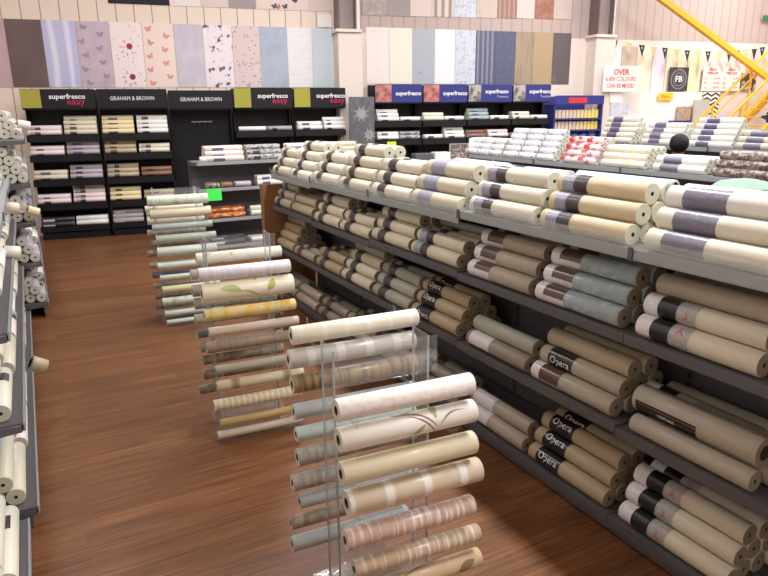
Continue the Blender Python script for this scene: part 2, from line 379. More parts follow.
# ------------------------------------------------------------------ shell
def S(o): o['kind'] = 'structure'; return o
WA = math.radians(-9); WO = Vector((-.02, 11.35, 0))
WU = Vector((math.cos(WA), math.sin(WA), 0)); WN = Vector((-math.sin(WA), math.cos(WA), 0))
def W(al, off, z): return WO + WU * al + WN * off + Vector((0, 0, z))
WALL = .46
XL, YF, XR, ZC = -1.6, -3.0, 16.0, 5.6
pl = W((XL - WO.x) / WU.x, WALL, 0); pr = W(16.4, WALL, 0); XR = pr.x
S(MB().prism([(XL, YF, -.1), (XR, YF, -.1), (XR, pr.y, -.1), (XL, pl.y + .2, -.1)], (0, 0, .1), 'floor').build('floor'))
S(MB().prism([(XL, YF, ZC), (XR, YF, ZC), (XR, pr.y, ZC), (XL, pl.y + .2, ZC)], (0, 0, .1), 'ceil').build('ceiling'))
S(MB().box(XL - .1, XL, YF, pl.y + .25, 0, ZC, 'wall_low').build('wall_left'))
S(MB().box(XR, XR + .1, YF, pr.y, 0, ZC, 'wall_low').build('wall_right'))
S(MB().box(XL, XR, YF - .1, YF, 0, ZC, 'wall_low').build('wall_front'))
wb = MB()
wb.box(-2, 5.0, WALL, WALL + .1, 0, ZC, 'panelw'); wb.box(5.0, 16.6, WALL, WALL + .1, 0, 3.24, 'wall_low'); wb.box(5.0, 16.6, WALL, WALL + .1, 3.24, ZC, 'clad')
w = wb.build('wall_back'); w.location = WO; w.rotation_euler = (0, 0, WA); S(w)
def onwall(o, al, off, z): o.location = W(al, off, z); o.rotation_euler = (0, 0, WA); return o
# columns
for k, (a0, a1, z0) in enumerate(((4.95, 5.38, 3.2), (10.16, 10.62, 3.24))):
    p = MB().box(a0, a1, WALL - .32, WALL - .001, 0, z0, 'wall_low', .01).box(a0 - .04, a1 - .02, WALL - .36, WALL - .001, z0, z0 + .05, 'wall_low').build('pillar')
    p.location = WO; p.rotation_euler = (0, 0, WA); S(p)
    q = MB().box(a0 + .01, a0 + .035, WALL - .32, WALL - .04, z0 + .05, ZC, 'steeldark').box(a0 + .035, a1 - .12, WALL - .20, WALL - .19, z0 + .05, ZC, 'steelgrey') \
        .box(a1 - .12, a1 - .095, WALL - .32, WALL - .04, z0 + .05, ZC, 'steeldark').box(a1 - .095, a1 - .02, WALL - .26, WALL - .04, z0 + .05, ZC, 'white').build('steel_column')
    q.location = WO; q.rotation_euler = (0, 0, WA); S(q)

# ceiling lights
em = emis('tube_glow', (1., .97, .93), 4)
lights = [(x, y) for x in (-.3, 3.3, 8.2, 13.0) for y in (.2, 4.0, 7.6)]
LN = ['nearest', 'middle', 'farthest']
for n, (x, y) in enumerate(lights):
    t = thing('ceiling_light', f"white fluorescent ceiling light, {LN[n % 3]} in {ORD[n // 3]} row from left", 'ceiling light', (x, y, ZC), 0, 'fluorescent ceiling lights')
    MB().box(-.1, .1, -.8, .8, -.09, -.001, 'white', .01).build('housing', t)
    for s in (-.045, .045):
        tb = MB(); tb.tube([(s, -.74, -.11), (s, .74, -.11)], .016, 'white', 8); o = tb.build('tube', t); o.data.materials[0] = em
    ld = bpy.data.lights.new('lamp', 'AREA'); ld.shape = 'RECTANGLE'; ld.size = .3; ld.size_y = 1.6
    ld.energy = {-.3: (6, 26, 85), 3.3: (230, 185, 155), 8.2: (120, 160, 190), 13.: (130, 180, 200)}[x][int(y // 3.5)]; ld.color = (.97, .975, 1.)
    lo = bpy.data.objects.new('lamp', ld); COL.objects.link(lo); lo.location = (x, y, ZC - .17)

# ------------------------------------------------------------------ steel shelving racks
def rack(label, loc, rotz, length, joints, levels, depth, back_h, double=False, lipmat='shelf', riser=True, group=None, shelfmat='shelf_dk', lip_h=.035, panel='panel', topmat='shelf', panel_z=.12, dz={}):
    """local frame: x along, y = depth away from the front lip, z up"""
    t = thing('shelving_rack', label, 'shelving rack', loc, rotz, group)
    D = depth * 2 + .04 if double else depth
    for i in range(len(joints) - 1):
        x0, x1 = joints[i] + .002, joints[i + 1] - .002
        for k, z in enumerate(levels):
            if isinstance(z, tuple): z, o = z
            else: o = 0
            z += dz.get((i, k), 0)
            lm = topmat if k == 0 else lipmat
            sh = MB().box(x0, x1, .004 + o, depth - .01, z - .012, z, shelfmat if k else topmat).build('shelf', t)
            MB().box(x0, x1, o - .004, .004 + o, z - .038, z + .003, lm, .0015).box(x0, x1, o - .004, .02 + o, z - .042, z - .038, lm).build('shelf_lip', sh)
            if riser and k == 0:
                MB().box(x0, x1, o + .0005, .0035 + o, z + .003, z + .045, 'film').build('clear_riser', sh)
        MB().box(x0, x1, depth + .002, depth + .018, panel_z, back_h, panel).build('back_panel', t)
        if double and i >= 0:
            for z in levels:
                z = z[0] if isinstance(z, tuple) else z
                MB().box(x0, x1, depth + .03, D, z - .03, z, shelfmat).build('rear_shelf', t)
        MB().box(x0, x1, .03, .045, .005, levels[-1] - .05 if not isinstance(levels[-1], tuple) else levels[-1][0] - .05, 'shelf_dk').build('kick_plate', t)
    for x in joints:
        u = MB().box(x - .015, x + .015, depth - .005, depth + .025, 0, back_h + .01, 'shelf_dk')
        for s in range(int(back_h / .05)):
            u.box(x - .004, x + .004, depth - .0065, depth - .0052, .04 + s * .05, .065 + s * .05, 'blackink')
        u.build('upright', t)
        for z in levels:
            z, o = z if isinstance(z, tuple) else (z, 0)
            MB().prism([(x - .002, o + .01, z - .045), (x - .002, depth, z - .075), (x - .002, depth, z - .013), (x - .002, o + .01, z - .013)], (.004, 0, 0), 'shelf_dk').build('bracket', t)
        z, o = levels[0] if isinstance(levels[0], tuple) else (levels[0], 0)
        MB().box(x - .012, x + .012, o - .012, o - .0045, z - .045, z + .012, 'shelf_dk', .002).build('joint_clip', t)
    return t

# ---- long rack on the right of the aisle
DZ = {(2, 0): -.033, (3, 0): -.038, (4, 0): -.055, (2, 1): .01, (3, 1): -.014, (2, 2): .02, (1, 2): .012, (3, 2): .02, (4, 2): .02}   # bay, shelf: small height steps
GX, JT = 2.145, [.586, 1.836, 3.086, 4.24, 5.36, 6.42]
LV = [1.36, .99, .55, .10]
rack('long grey double-sided shelving rack running down the right side of the aisle', (GX, 0, 0), PI / 2, 0, [j for j in JT], LV, .47, 1.36, riser=True) \
    if False else None
def rackY(label, X, side, joints, levels, depth, back_h, **kw):
    """rack along Y; side=+1: shelves go to +X from the lip, -1: to -X"""
    if side > 0:    # local x -> -Y, local y -> +X
        return rack(label, (X, 0, 0), -PI / 2, 0, [-j for j in joints][::-1], levels, depth, back_h, **kw)
    return rack(label, (X, 0, 0), PI / 2, 0, joints, levels, depth, back_h, **kw)
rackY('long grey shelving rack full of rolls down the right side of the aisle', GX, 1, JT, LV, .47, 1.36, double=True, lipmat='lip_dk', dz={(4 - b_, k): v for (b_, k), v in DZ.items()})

SN = ['top', 'second', 'third', 'bottom']
# column start (near end) per bay: two per bay
cols = [1.262, 1.885, 2.47, 3.12, 3.685, 4.275, 4.82, 5.40, 5.93]
cl = [.53, .53, .53, .53, .53, .51, .51, .49, .46]
bayof = [0, 1, 1, 2, 2, 3, 3, 4, 4]
G1 = {
 0: [('ivory', 'lilac', (4, 3, 2)), ('gold', 'darkpair', (4, 3, 2)), ('ivoryfloral', 'darkpair', (4, 3, 2)), ('cream', 'silver', (4, 4, 3)), ('ivoryfloral', 'dark', (4, 3, 2)), ('cream', 'dark', (4, 3, 3, 2)), ('ivory', 'dark', (4, 3, 2)), ('ivory', 'dark', (4, 3, 3, 2)), ('cream', 'dark', (4, 3, 2))],
 1: [('cream', 'logo', (4, 3, 2)), ('blue', 'whitebrown', (4, 3, 2)), ('beige', 'whitebrown', (4, 3, 2)), ('cream', 'darkpair', (4, 3)), ('cream', 'dark', (4, 3, 2)), ('cream', 'dark', (4, 3)), ('cream', 'dark', (4, 3, 2)), ('khaki', 'none', (4, 3)), ('beige', 'dark', (4, 3, 2))],
 2: [None, ('beige', 'whitebrown', (4, 3, 2)), ('sage', 'none', (2, 1)), ('tan', 'opera', (4, 3, 2)), ('sage', 'dark', (4, 3, 2)), ('cream', 'dark', (4, 3, 2, 1)), ('tan', 'dark', (4, 3)), ('beige', 'dark', (3,)), ('tan', 'none', (4, 3, 2, 1))],
 3: [('cream', 'logo', (4, 3, 2)), ('tan', 'opera', (4, 3, 2)), ('beige', 'white', (2, 1)), ('taupe', 'dark', (3, 2)), ('taupe', 'none', (2,)), ('beige', 'dark', (4, 3)), ('taupe', 'dark', (3, 2)), ('beige', 'none', (3, 1)), ('taupe', 'none', (3, 2))],
}
ALT = {(0, 0): {(2, 0): 'white', (2, 1): ('ivory', 'none')}, (0, 1): {(2, 1): ('white', 'none'), (1, 2): ('white', 'none')}, (1, 0): {(2, 0): ('beige', 'none'), (2, 1): ('taupe', 'none')},
       (2, 1): {(2, 0): ('floralbeige', 'none'), (1, 0): ('beige', 'opera'), (2, 1): ('floralbeige', 'none')}, (0, 3): {(2, 2): ('white', 'none'), (1, 3): ('cream', 'none')},
       (2, 2): {(0, 0): ('taupe', 'white')}, (2, 5): {(3, 0): ('sage', 'none')}, (3, 1): {(2, 0): ('tan', 'opera')}}
for s in range(4):
    for c, spec in enumerate(G1[s]):
        if spec is None: continue
        side, style, rows = spec
        r = .0475 if s == 0 else (.048 if c < 3 else .045)
        if (s, c) == (0, 3): r = .052
        if s == 3: r = .0455
        y0 = cols[c]; L = cl[c]
        zz = LV[s] + DZ.get((bayof[c], s), 0); yc = y0 + L / 2
        # local x of the roll must run from the far end towards the camera so labels sit at the far end
        where = f"{ORD[c]} stack from near end, {SN[s]} shelf, long right rack"
        stack(f"A{s}{c}", r, rows, side, style, (lambda a, d, z, yc=yc, zz=zz: (GX + d + .004, yc + a, zz + z)), -PI / 2, where,
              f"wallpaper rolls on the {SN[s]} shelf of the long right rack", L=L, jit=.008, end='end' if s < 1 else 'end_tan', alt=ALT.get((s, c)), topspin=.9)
# the fat roll and its neighbours on the third shelf, nearest stack
GR3 = 'wallpaper rolls on the third shelf of the long right rack'
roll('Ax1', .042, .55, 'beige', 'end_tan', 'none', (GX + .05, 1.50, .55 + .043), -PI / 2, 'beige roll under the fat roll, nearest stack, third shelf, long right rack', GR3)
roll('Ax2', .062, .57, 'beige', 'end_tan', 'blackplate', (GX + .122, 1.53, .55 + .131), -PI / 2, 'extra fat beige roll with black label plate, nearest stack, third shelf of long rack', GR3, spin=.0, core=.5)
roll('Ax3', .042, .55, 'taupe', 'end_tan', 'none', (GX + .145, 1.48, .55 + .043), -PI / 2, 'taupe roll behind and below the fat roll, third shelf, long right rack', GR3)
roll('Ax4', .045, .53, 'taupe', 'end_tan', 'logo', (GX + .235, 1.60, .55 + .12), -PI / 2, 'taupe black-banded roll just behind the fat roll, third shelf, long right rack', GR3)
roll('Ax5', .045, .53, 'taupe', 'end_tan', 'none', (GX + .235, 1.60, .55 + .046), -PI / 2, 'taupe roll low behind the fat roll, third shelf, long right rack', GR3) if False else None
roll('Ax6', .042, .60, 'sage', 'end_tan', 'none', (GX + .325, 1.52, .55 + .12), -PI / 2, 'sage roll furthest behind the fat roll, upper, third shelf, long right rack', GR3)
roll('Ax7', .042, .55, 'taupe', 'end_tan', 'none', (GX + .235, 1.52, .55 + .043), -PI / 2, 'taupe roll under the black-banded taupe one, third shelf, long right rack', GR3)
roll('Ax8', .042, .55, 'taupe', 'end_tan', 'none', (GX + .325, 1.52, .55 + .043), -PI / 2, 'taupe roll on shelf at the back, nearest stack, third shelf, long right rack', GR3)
# thin loose rolls lying on top of stacks behind the front ones
roll('Ay1', .026, .50, 'sage', 'end', 'none', (GX + .26, 3.38, 1.0 + .2), -PI / 2 + .04, 'thin loose sage roll behind fourth stack, second shelf, long right rack', 'wallpaper rolls on the second shelf of the long right rack')
# mint half-opened roll on top of the second stack and crumpled sheet on the first
paper('mint', (.78, .88, .82))
roll('Ay2', .032, .56, 'mint', 'end', 'none', (GX + .255, 2.14, 1.36 + .237), -PI / 2 + .0, 'mint green roll lying on top behind second stack, top shelf, long right rack', 'wallpaper rolls on the top shelf of the long right rack', core=.7)
CN['mint'] = 'mint'
def sheet(name, label, pts_fn, nu, nv, m, cat):
    bm = bmesh.new(); g = [[bm.verts.new(pts_fn(u / nu, v / nv)) for v in range(nv + 1)] for u in range(nu + 1)]
    for u in range(nu):
        for v in range(nv):
            f = bm.faces.new([g[u][v], g[u + 1][v], g[u + 1][v + 1], g[u][v + 1]]); f.smooth = True
    bmesh.ops.solidify(bm, geom=bm.faces, thickness=.0012)
    me = bpy.data.meshes.new(name); bm.to_mesh(me); bm.free(); me.materials.append(M[m])
    return tag(link(name, me), label, cat)
sheet('crumpled_sheet', 'loose crumpled pale mint wallpaper sheet lying behind the nearest top-shelf stack', lambda u, v: (GX + .27 + .19 * v + .01 * math.sin(9 * u), 1.16 + .62 * u, 1.36 + .255 + .03 * math.sin(2.2 * u * PI + 2 * v) * (1 - u * .5) + .018 * math.sin(5 * v + 3 * u) - .03 * (u > .5) * (u - .5)), 14, 8, 'mint', 'paper sheet')
# cardboard end board
c = MB().box(2.06, 2.60, 6.45, 6.465, .0, 1.20, 'card', .003).box(2.06, 2.07, 6.465, 6.56, .0, 1.20, 'card').build('cardboard_panel')
tag(c, 'brown cardboard panel standing against the far end of the long rack', 'panel')

# ---- rack on the left of the aisle
LX = -.185
rackY('grey shelving rack of rolls along the left edge, middle section', LX, -1, [3.20, 4.40, 5.60, 6.82], [(1.36, 0), (.99, 0), (.55, 0), (.11, 0)], .47, 1.36, riser=False, lipmat='shelf')
rackY('grey shelving rack of rolls at the bottom left corner, nearest section', LX - .045, -1, [.9, 2.05, 3.168], [(1.30, .26), (.92, .18), (.50, .10), (.08, 0)], .47, 1.36, riser=False, lipmat='shelf')
LV2 = [1.70, 1.30, .94, .55, .15]
rackY('grey shelving rack whose end sticks out, far section on the left', -.02, -1, [6.92, 7.92, 8.92, 9.92], LV2, .47, 1.75, riser=False, lipmat='shelf')
lcols = [1.00, 1.56, 2.10, 2.64, 3.25, 3.84, 4.43, 5.03, 5.63, 6.22]
LG = [['white', 'white', 'ivory', 'ivory', 'cream', 'ivory', 'white', 'cream', 'ivory', 'grey'],
      ['white', 'ivory', 'cream', 'ivory', 'pinkwhite', 'ivory', 'white', 'cream', 'ivory', 'grey'],
      ['white', 'pinkwhite', 'white', 'cream', 'ivory', 'cream', 'pinkwhite', 'white', 'ivory', 'cream'],
      ['ivory', 'cream', 'ivory', 'ivory', 'cream', 'pinkwhite', 'ivory', 'white', 'cream', 'ivory']]
for s in range(4):
    for c, y0 in enumerate(lcols):
        near = c < 4; zz = ([1.30, .92, .50, .08] if near else [1.36, .99, .55, .11])[s]; off = ([.26, .18, .10, 0][s] + .045 if near else 0) + .028 + (.012 if c % 3 == 1 else 0)
        rows = [(4, 3, 2), (4, 3), (4, 3, 2), (4, 3)][(s + c) % 4] if s else (4, 3, 2)
        if near: rows = (2, 1) if s < 2 else (3, 2)
        if s == 3: rows = (4, 3) if c % 2 else (4, 2)
        where = f"{ORD[c if near else c - 4]} stack from near end, {SN[s]} shelf, {'nearest' if near else 'middle'} left rack"
        stack(f"B{s}{c}", .0435, rows, LG[s][c], ['darkpair', 'purple', 'dark', 'white'][(c + s) % 4], (lambda a, d, z, yc=y0 + .265, zz=zz, off=off: (LX - d - off, yc + a, zz + z)), -PI / 2 , where,
              f"wallpaper rolls on the {SN[s]} shelf of the {'nearest' if near else 'middle'} left rack", topspin=2.2)
SN5 = ['top', 'second', 'middle', 'fourth', 'bottom']
for s, zz in enumerate(LV2):
    for c, y0 in enumerate((6.95, 7.95, 8.95)):
        side = [['white', 'ivory', 'white'], ['grey', 'white', 'grey'], ['grey', 'bluegrey', 'grey'], ['lilacgrey', 'white', 'grey'], ['grey', 'rosefloral', 'white']][s][c]
        rows = [(4, 3, 2), (4, 3, 2, 1), (4, 3, 2), (4, 3, 2), (4, 3, 2)][s]
        where = f"{ORD[c]} stack from near end, {SN5[s]} shelf, far left rack"
        stack(f"C{s}{c}", .046, rows, side, ['dark', 'white'][s % 2], (lambda a, d, z, yc=y0 + .265, zz=zz: (-.02 - d - .004, yc + a, zz + z)), -PI / 2, where,
              f"wallpaper rolls on the {SN5[s]} shelf of the far left rack", topspin=2.2)
# sample stubs poking out over the aisle on the left
stubs = [((-.13, 4.6, .33), 'beige', .05, 'tan', .55), ((-.19, 5.0, 1.02), 'yellow', .045, 'ivory', .2), ((-.03, 6.85, 1.05), 'yellowish', .04, 'yellowcream', .4), ((-.0, 6.84, 1.83), 'white', .035, 'white', .2),
         ((-.17, 5.8, 1.22), 'cream', .045, 'cream', .2)]
for n, ((x, y, z), cn, r, m_, tl) in enumerate(stubs):
    pos = ['above the bottom shelf, nearest', 'beside the third shelf', 'at the end of the far left rack', 'at the top of the far left rack', 'beside the top shelf'][n]
    t = thing('sample_roll', f"short {cn} sample roll sticking out {pos}", 'sample roll', (x, y, z), .15, 'short sample rolls sticking out of the left racks')
    o = link('paper_roll', roll_mesh(r, .10, m_, 'end', 20, .6), t); o.rotation_euler = (0, tl, 0)
    MB().tube([(-.16, 0, .16 * math.sin(tl) * .9), (-.05, 0, .05 * math.sin(tl))], .006, 'shelf').build('holder_rod', t)

# ---- parallel rack further right (second aisle)
G2X = 5.0
G2J = [2.0, 3.25, 4.5, 5.75, 7.0]
rackY('grey shelving rack of rolls beyond the long rack, across the second aisle', G2X, 1, G2J, [1.36, .92, .50, .10], .42, 1.36, double=True, riser=False)
e = MB().box(G2X + .02, G2X + .40, 7.02, 7.035, .02, 1.56, 'white', .003).build('end_board'); tag(e, 'white end board standing at far end of the rack across the second aisle', 'board')
g2 = [(2.42, 'bark', 'none', (5, 4, 3, 2), .53), (3.02, 'bark', 'none', (5, 4, 3), .53), (3.62, 'white', 'lilac', (5, 4), .53), (4.25, 'yellowprint', 'none', (5, 4, 3), .53), (4.84, 'redprint', 'none', (5, 4, 3, 2), .50)]
y = 5.45
for k in range(3): g2.append((y + k * .30, 'blueprint', 'none', (5, 4, 3, 2, 1) if k < 3 else (5, 4), .27))
for k in range(3): g2.append((6.36 + k * .25, 'blueprint', 'none', (5, 4, 3), .235))
for c, (y0, side, style, rows, L) in enumerate(g2):
    where = f"{ORD[c]} stack from right, rack across second aisle"
    stack(f"D{c}", .0375, rows, side, style, (lambda a, d, z, yc=y0 + L / 2: (G2X + d + .004, yc + a, 1.36 + z)), -PI / 2, where, 'wallpaper rolls on the rack across the second aisle', L=L, seg=14, jit=.006, topspin=1.0)
# third rack
G3X = 6.95
rackY('grey shelving rack behind the person, in front of the paint wall', G3X, 1, [2.5, 3.75, 5.0, 6.25, 7.5], [1.46, .95, .50, .10], .42, 1.46, double=True, riser=False)
g3 = [(3.45, 'ivory', 'purple', (5, 4, 3, 2)), (4.10, 'cream', 'lilac', (5, 4, 3)), (4.72, 'white', 'purple', (5, 4, 3, 2, 1)), (5.42, 'white', 'purple', (5, 4, 3, 2)), (6.14, 'ivory', 'purple', (5, 4, 3, 2, 1))]
for c, (y0, side, style, rows) in enumerate(g3):
    where = f"{ORD[c]} stack from right, rack behind the person"
    stack(f"E{c}", .0375, rows, side, style, (lambda a, d, z, yc=y0 + .28: (G3X + d + .004, yc + a, 1.46 + z)), -PI / 2, where, 'wallpaper rolls on the rack behind the person', L=.56, seg=14, topspin=1.0)
def lump(name, label, c, s, m, cat, seed=1):
    bm = bmesh.new(); bmesh.ops.create_icosphere(bm, subdivisions=4, radius=1)
    R = random.Random(seed); ph = [R.uniform(0, 6) for _ in range(6)]
    for v in bm.verts:
        p = v.co.copy(); k = 1 + .12 * math.sin(5 * p.x + ph[0]) * math.sin(6 * p.y + ph[1]) + .08 * math.sin(11 * p.z + 7 * p.x + ph[2]) + .05 * math.sin(17 * p.y + ph[3])
        v.co = Vector((p.x * s[0] * k, p.y * s[1] * k, max(p.z, -.55) * s[2] * k))
    for f in bm.faces: f.smooth = True
    me = bpy.data.meshes.new(name); bm.to_mesh(me); bm.free(); me.materials.append(M[m])
    return tag(link(name, me, None, c), label, cat)
lump('plastic_bundle', 'crumpled black plastic-wrapped bundle on top of the rack at far right', (7.30, 4.22, 1.80), (.15, .36, .10), 'binbag', 'bundle', 3)
lump('plastic_bundle', 'second black plastic bundle lying just right of the first, far right', (7.30, 3.42, 1.76), (.15, .30, .09), 'binbag', 'bundle', 5)

# ---- middle rack facing the camera
MX, MY = 1.97, 9.0
rack('grey shelving rack facing the aisle end, with green price card', (MX, MY, 0), 0, 2.5, [0, 1.25, 2.5], [1.26, .90, .48, .10], .45, 1.26, riser=False, lipmat='shelf', topmat='shelf')
msp = [(0, .06, 'white', 'none', (1,), .10), (0, .14, 'rosefloral', 'purple', (4, 3, 2), .53), (0, .72, 'pattgrey', 'dark', (4, 3, 2), .50), (0, 1.32, 'white', 'silver', (4, 3, 2), .53), (0, 1.90, 'cream', 'none', (4, 3, 2), .53),
       (1, .14, 'bark', 'none', (3,), .16), (1, .34, 'brown', 'none', (3,), .14), (1, .52, 'lilacgrey', 'none', (2,), .22), (1, .84, 'white', 'purple', (3, 2), .38), (1, 1.4, 'white', 'none', (3, 2), .53),
       (2, .10, 'orangeprint', 'none', (4, 3), .53), (2, .72, 'ivory', 'none', (3, 1), .40), (3, .10, 'dark', 'white', (3, 2), .50), (3, .70, 'pinkwhite', 'none', (3,), .45)]
cc = {}
for (s, x0, side, style, rows, L) in msp:
    c = cc.get(s, 0); cc[s] = c + 1
    where = f"{ORD[c]} stack from left, {SN[s]} shelf, rack with green card"
    stack(f"F{s}{c}", .038, rows, side, style, (lambda a, d, z, xc=x0 + L / 2, s=s: (MX + xc + a, MY + d + .006, [1.26, .90, .48, .10][s] + z)), 0, where, 'wallpaper rolls on the rack with the green card', L=L, seg=14, jit=.004, topspin=-2.2)
def card(label, m, p, w, h, rotz=0, cat='card'):
    o = MB().box(-w / 2, w / 2, -.0015, .0, -h, 0, m).build('price_card'); o.location = p; o.rotation_euler = (math.radians(-6), 0, rotz)
    return tag(o, label, cat)
card('bright green card hanging from second shelf of the middle rack', 'green', (MX + .20, MY - .0058, .90), .21, .16)
hk = MB().box(MX + .62, MX + 1.05, MY + .08, MY + .35, .105, .11, 'shelf')
for i in range(9): hk.bar((MX + .62 + i * .054, MY + .08, .11), (MX + .62 + i * .054, MY + .08, .26), .006, 'shelf')
for z in (.12, .19, .26): hk.bar((MX + .62, MY + .08, z), (MX + 1.05, MY + .08, z), .006, 'shelf'); hk.bar((MX + .62, MY + .35, z), (MX + 1.05, MY + .35, z), .006, 'shelf'); hk.bar((MX + .62, MY + .08, z), (MX + .62, MY + .35, z), .006, 'shelf'); hk.bar((MX + 1.05, MY + .08, z), (MX + 1.05, MY + .35, z), .006, 'shelf')
# (basket sits in front, on the floor)
bk = hk.build('wire_basket'); bk.location = (-.1, -.62, -.10); tag(bk, 'small grey wire basket on the floor in front of the middle rack', 'basket')

# ------------------------------------------------------------------ clear display stands with sample rolls
SCOL = {}
def spap(n, c, layers=(), rough=.5, words=''):
    paper(n, c, layers, rough, .15); SCOL[n] = words or n
spap('s_texture', (.95, .93, .90), [('noise', (40, 60, 60), .48, .66, (.90, .87, .84))], .55, 'white textured')
spap('s_scroll', (.95, .93, .89), (), .5, 'white scroll-printed')
spap('s_plain', (.89, .85, .73), (), .5, 'plain cream')
spap('s_bands', (.85, .79, .69), [('wave', (2.1, 0, 0), .84, .95, (.96, .94, .92), (.4, 0, 0))], .45, 'beige white-banded')
spap('s_pinkglit', (.80, .68, .62), [('noise', (55, 6, 6), .5, .64, (.95, .90, .86))], .35, 'pinkish shimmering')
spap('s_beigeglit', (.76, .67, .56), [('noise', (50, 4, 4), .5, .66, (.94, .90, .84))], .35, 'beige shimmering')
spap('s_curve', (.82, .72, .58), (), .5, 'beige curve-printed')
spap('s_silverband', (.90, .88, .80), [('wave', (3.4, 0, 0), .8, 1.0, (.93, .92, .87))], .35, 'cream silver-banded')
spap('s_patch', (.76, .75, .71), [('wave', (2.6, 0, 0), .8, .85, (.86, .86, .84))], .35, 'grey white-patched')
spap('s_goldbrown', (.60, .50, .34), [('noise', (60, 5, 5), .45, .6, (.42, .34, .22))], .4, 'gold-brown ribbed')
spap('s_mint', (.72, .77, .75), (), .5, 'pale mint'); spap('s_greyblue', (.68, .70, .70), (), .5, 'grey-blue')
spap('s_stone', (.66, .64, .60), [('noise', (60, 8, 8), .45, .65, (.56, .53, .48))], .5, 'stone grey'); spap('s_brownish', (.62, .56, .49), [('noise', (30, 20, 20), .45, .65, (.50, .44, .38))], .5, 'mottled brown')
spap('s_lilacw', (.90, .88, .90), [('noise', (70, 3, 3), .45, .6, (.84, .82, .86))], .45, 'lilac-white')
spap('s_leaf', (.94, .91, .81), (), .5, 'cream leaf-printed')
spap('s_yellow', (.92, .86, .62), [('noise', (16, 8, 8), .48, .6, (.94, .78, .38))], .5, 'yellow-patterned')
spap('s_pinkbeige', (.84, .77, .70), (), .4, 'pinkish-beige'); spap('s_taupe', (.64, .57, .49), [('noise', (70, 3, 3), .45, .6, (.58, .51, .43))], .5, 'taupe')
spap('s_sagegrey', (.72, .70, .62), (), .5, 'sage grey'); spap('s_creamline', (.84, .78, .66), [('wave', (1, 6, 6), .9, 1., (.60, .52, .42))], .5, 'cream lined')
spap('s_ribcream', (.84, .78, .63), [('wave', (9, 0, 0), .5, .9, (.92, .88, .76))], .5, 'cream ribbed')
spap('s_gold', (.76, .65, .42), (), .45, 'plain gold'); spap('s_greenwhite', (.86, .90, .84), [('noise', (16, 10, 10), .52, .66, (.74, .74, .60))], .5, 'greenish-white')
spap('s_palemint', (.86, .91, .86), (), .5, 'very pale mint'); spap('s_sage', (.72, .76, .70), (), .5, 'sage green'); spap('s_lemon', (.90, .88, .68), (), .5, 'pale lemon')
spap('s_slate', (.44, .44, .50), (), .5, 'slate'); spap('s_paleflor', (.90, .88, .80), [('blob', (9, 14, 14), .68, .58, (.70, .66, .50))], .5, 'pale floral')
SP = 'clear display stands with sample rolls'
PR = {'s_leaf': [('ink_leaf', [(-.17, .0, .13, .022, -12, .012), (.04, .03, .10, .016, 78, .01), (.10, -.04, .085, .02, 60, -.008), (-.05, -.02, .12, .006, -25, .01)])],
      's_scroll': [('ink_brown', [(-.05, .045, .17, .0035, -28, .02), (-.02, .03, .15, .003, -40, .018), (.10, -.03, .12, .003, 20, .02)]), ('ink_olive', [(.09, .0, .09, .014, 82, .006), (-.08, .05, .10, .006, 6, -.01), (.0, -.05, .06, .008, 40, 0)])],
      's_curve': [('ink_brown', [(-.22, -.03, .42, .003, 14, .015), (.15, -.03, .08, .02, 25, .0)])]}
def stand(label, which, cx, cy, rot, half, front, rear, top):
    """front/rear: list of (x_left, z, radius, paper) in local frame; half = distance of roll axes from the centre plane"""
    t = thing('display_stand', label, 'display stand', (cx, cy, 0), rot, SP)
    XA, XB = .045, .42
    for X in (XA, XB):
        MB().box(X - .004, X + .004, -.06, .06, .012, top + .12, 'acryl').box(X - .004, X + .004, -.0625, -.0602, .012, top + .12, 'acrylic_edge').box(X - .004, X + .004, .0602, .0625, .012, top + .12, 'acrylic_edge').build('upright', t)
    MB().box(0.02, .50, -.22, .22, 0, .010, 'acryl', .002).build('base_plate', t)
    for z in (.10, top * .5, top - .18): MB().box(XA + .004, XB - .004, -.004, .004, z, z + .07, 'acryl').build('cross_sheet', t)
    MB().box(XA, XB + .035, -.068, -.064, top - .02, top + .12, 'acryl', .001).build('card_holder', t)
    for sgn, lst, nm in ((-1, front, 'near'), (1, rear, 'far')):
        for n, (x0, z, r, pn) in enumerate(lst):
            yr = sgn * half
            tip = z + (.045 if n == 0 and sgn > 0 else -r * .45)
            for X in (XA + .006, XB + .006):
                arm = MB()
                zb = z - r - .002; Y = lambda q: sgn * q
                arm.prism([(X, Y(.045), zb - .012), (X, Y(half + r + .012), zb - .012), (X, Y(half + r + .026), tip), (X, Y(half + r + .020), tip), (X, Y(half + r * .6), zb - .001), (X, Y(.05), zb - .001), (X, Y(.045), zb + .02)], (.005, 0, 0), 'acryl').build('cradle_arm', t)
            L = .53 + rnd.uniform(-.008, .008)
            mw = Matrix.Translation((cx, cy, 0)) @ Matrix.Rotation(rot, 4, 'Z')
            p = mw @ Vector((x0 + L / 2, yr, z))
            tot = len(lst)
            lab = f"{SCOL[pn]} sample roll, {ORD[n]} from top on {nm} face of the {which} clear stand"
            ro = roll(f"S{which}{nm}{n}", r, L, pn, 'end', 'none', p, rot + rnd.uniform(-.006, .006), lab, f"sample rolls on the {nm} face of the {which} clear stand", spin=0 if pn in PR else rnd.uniform(0, 6), seg=28, core=.42, name='display_roll', cat='sample roll')
            if pn in PR: ro.data = ro.data.copy(); printed(ro.data, PR[pn], cyl(r, 150))
R4 = math.radians(-4)
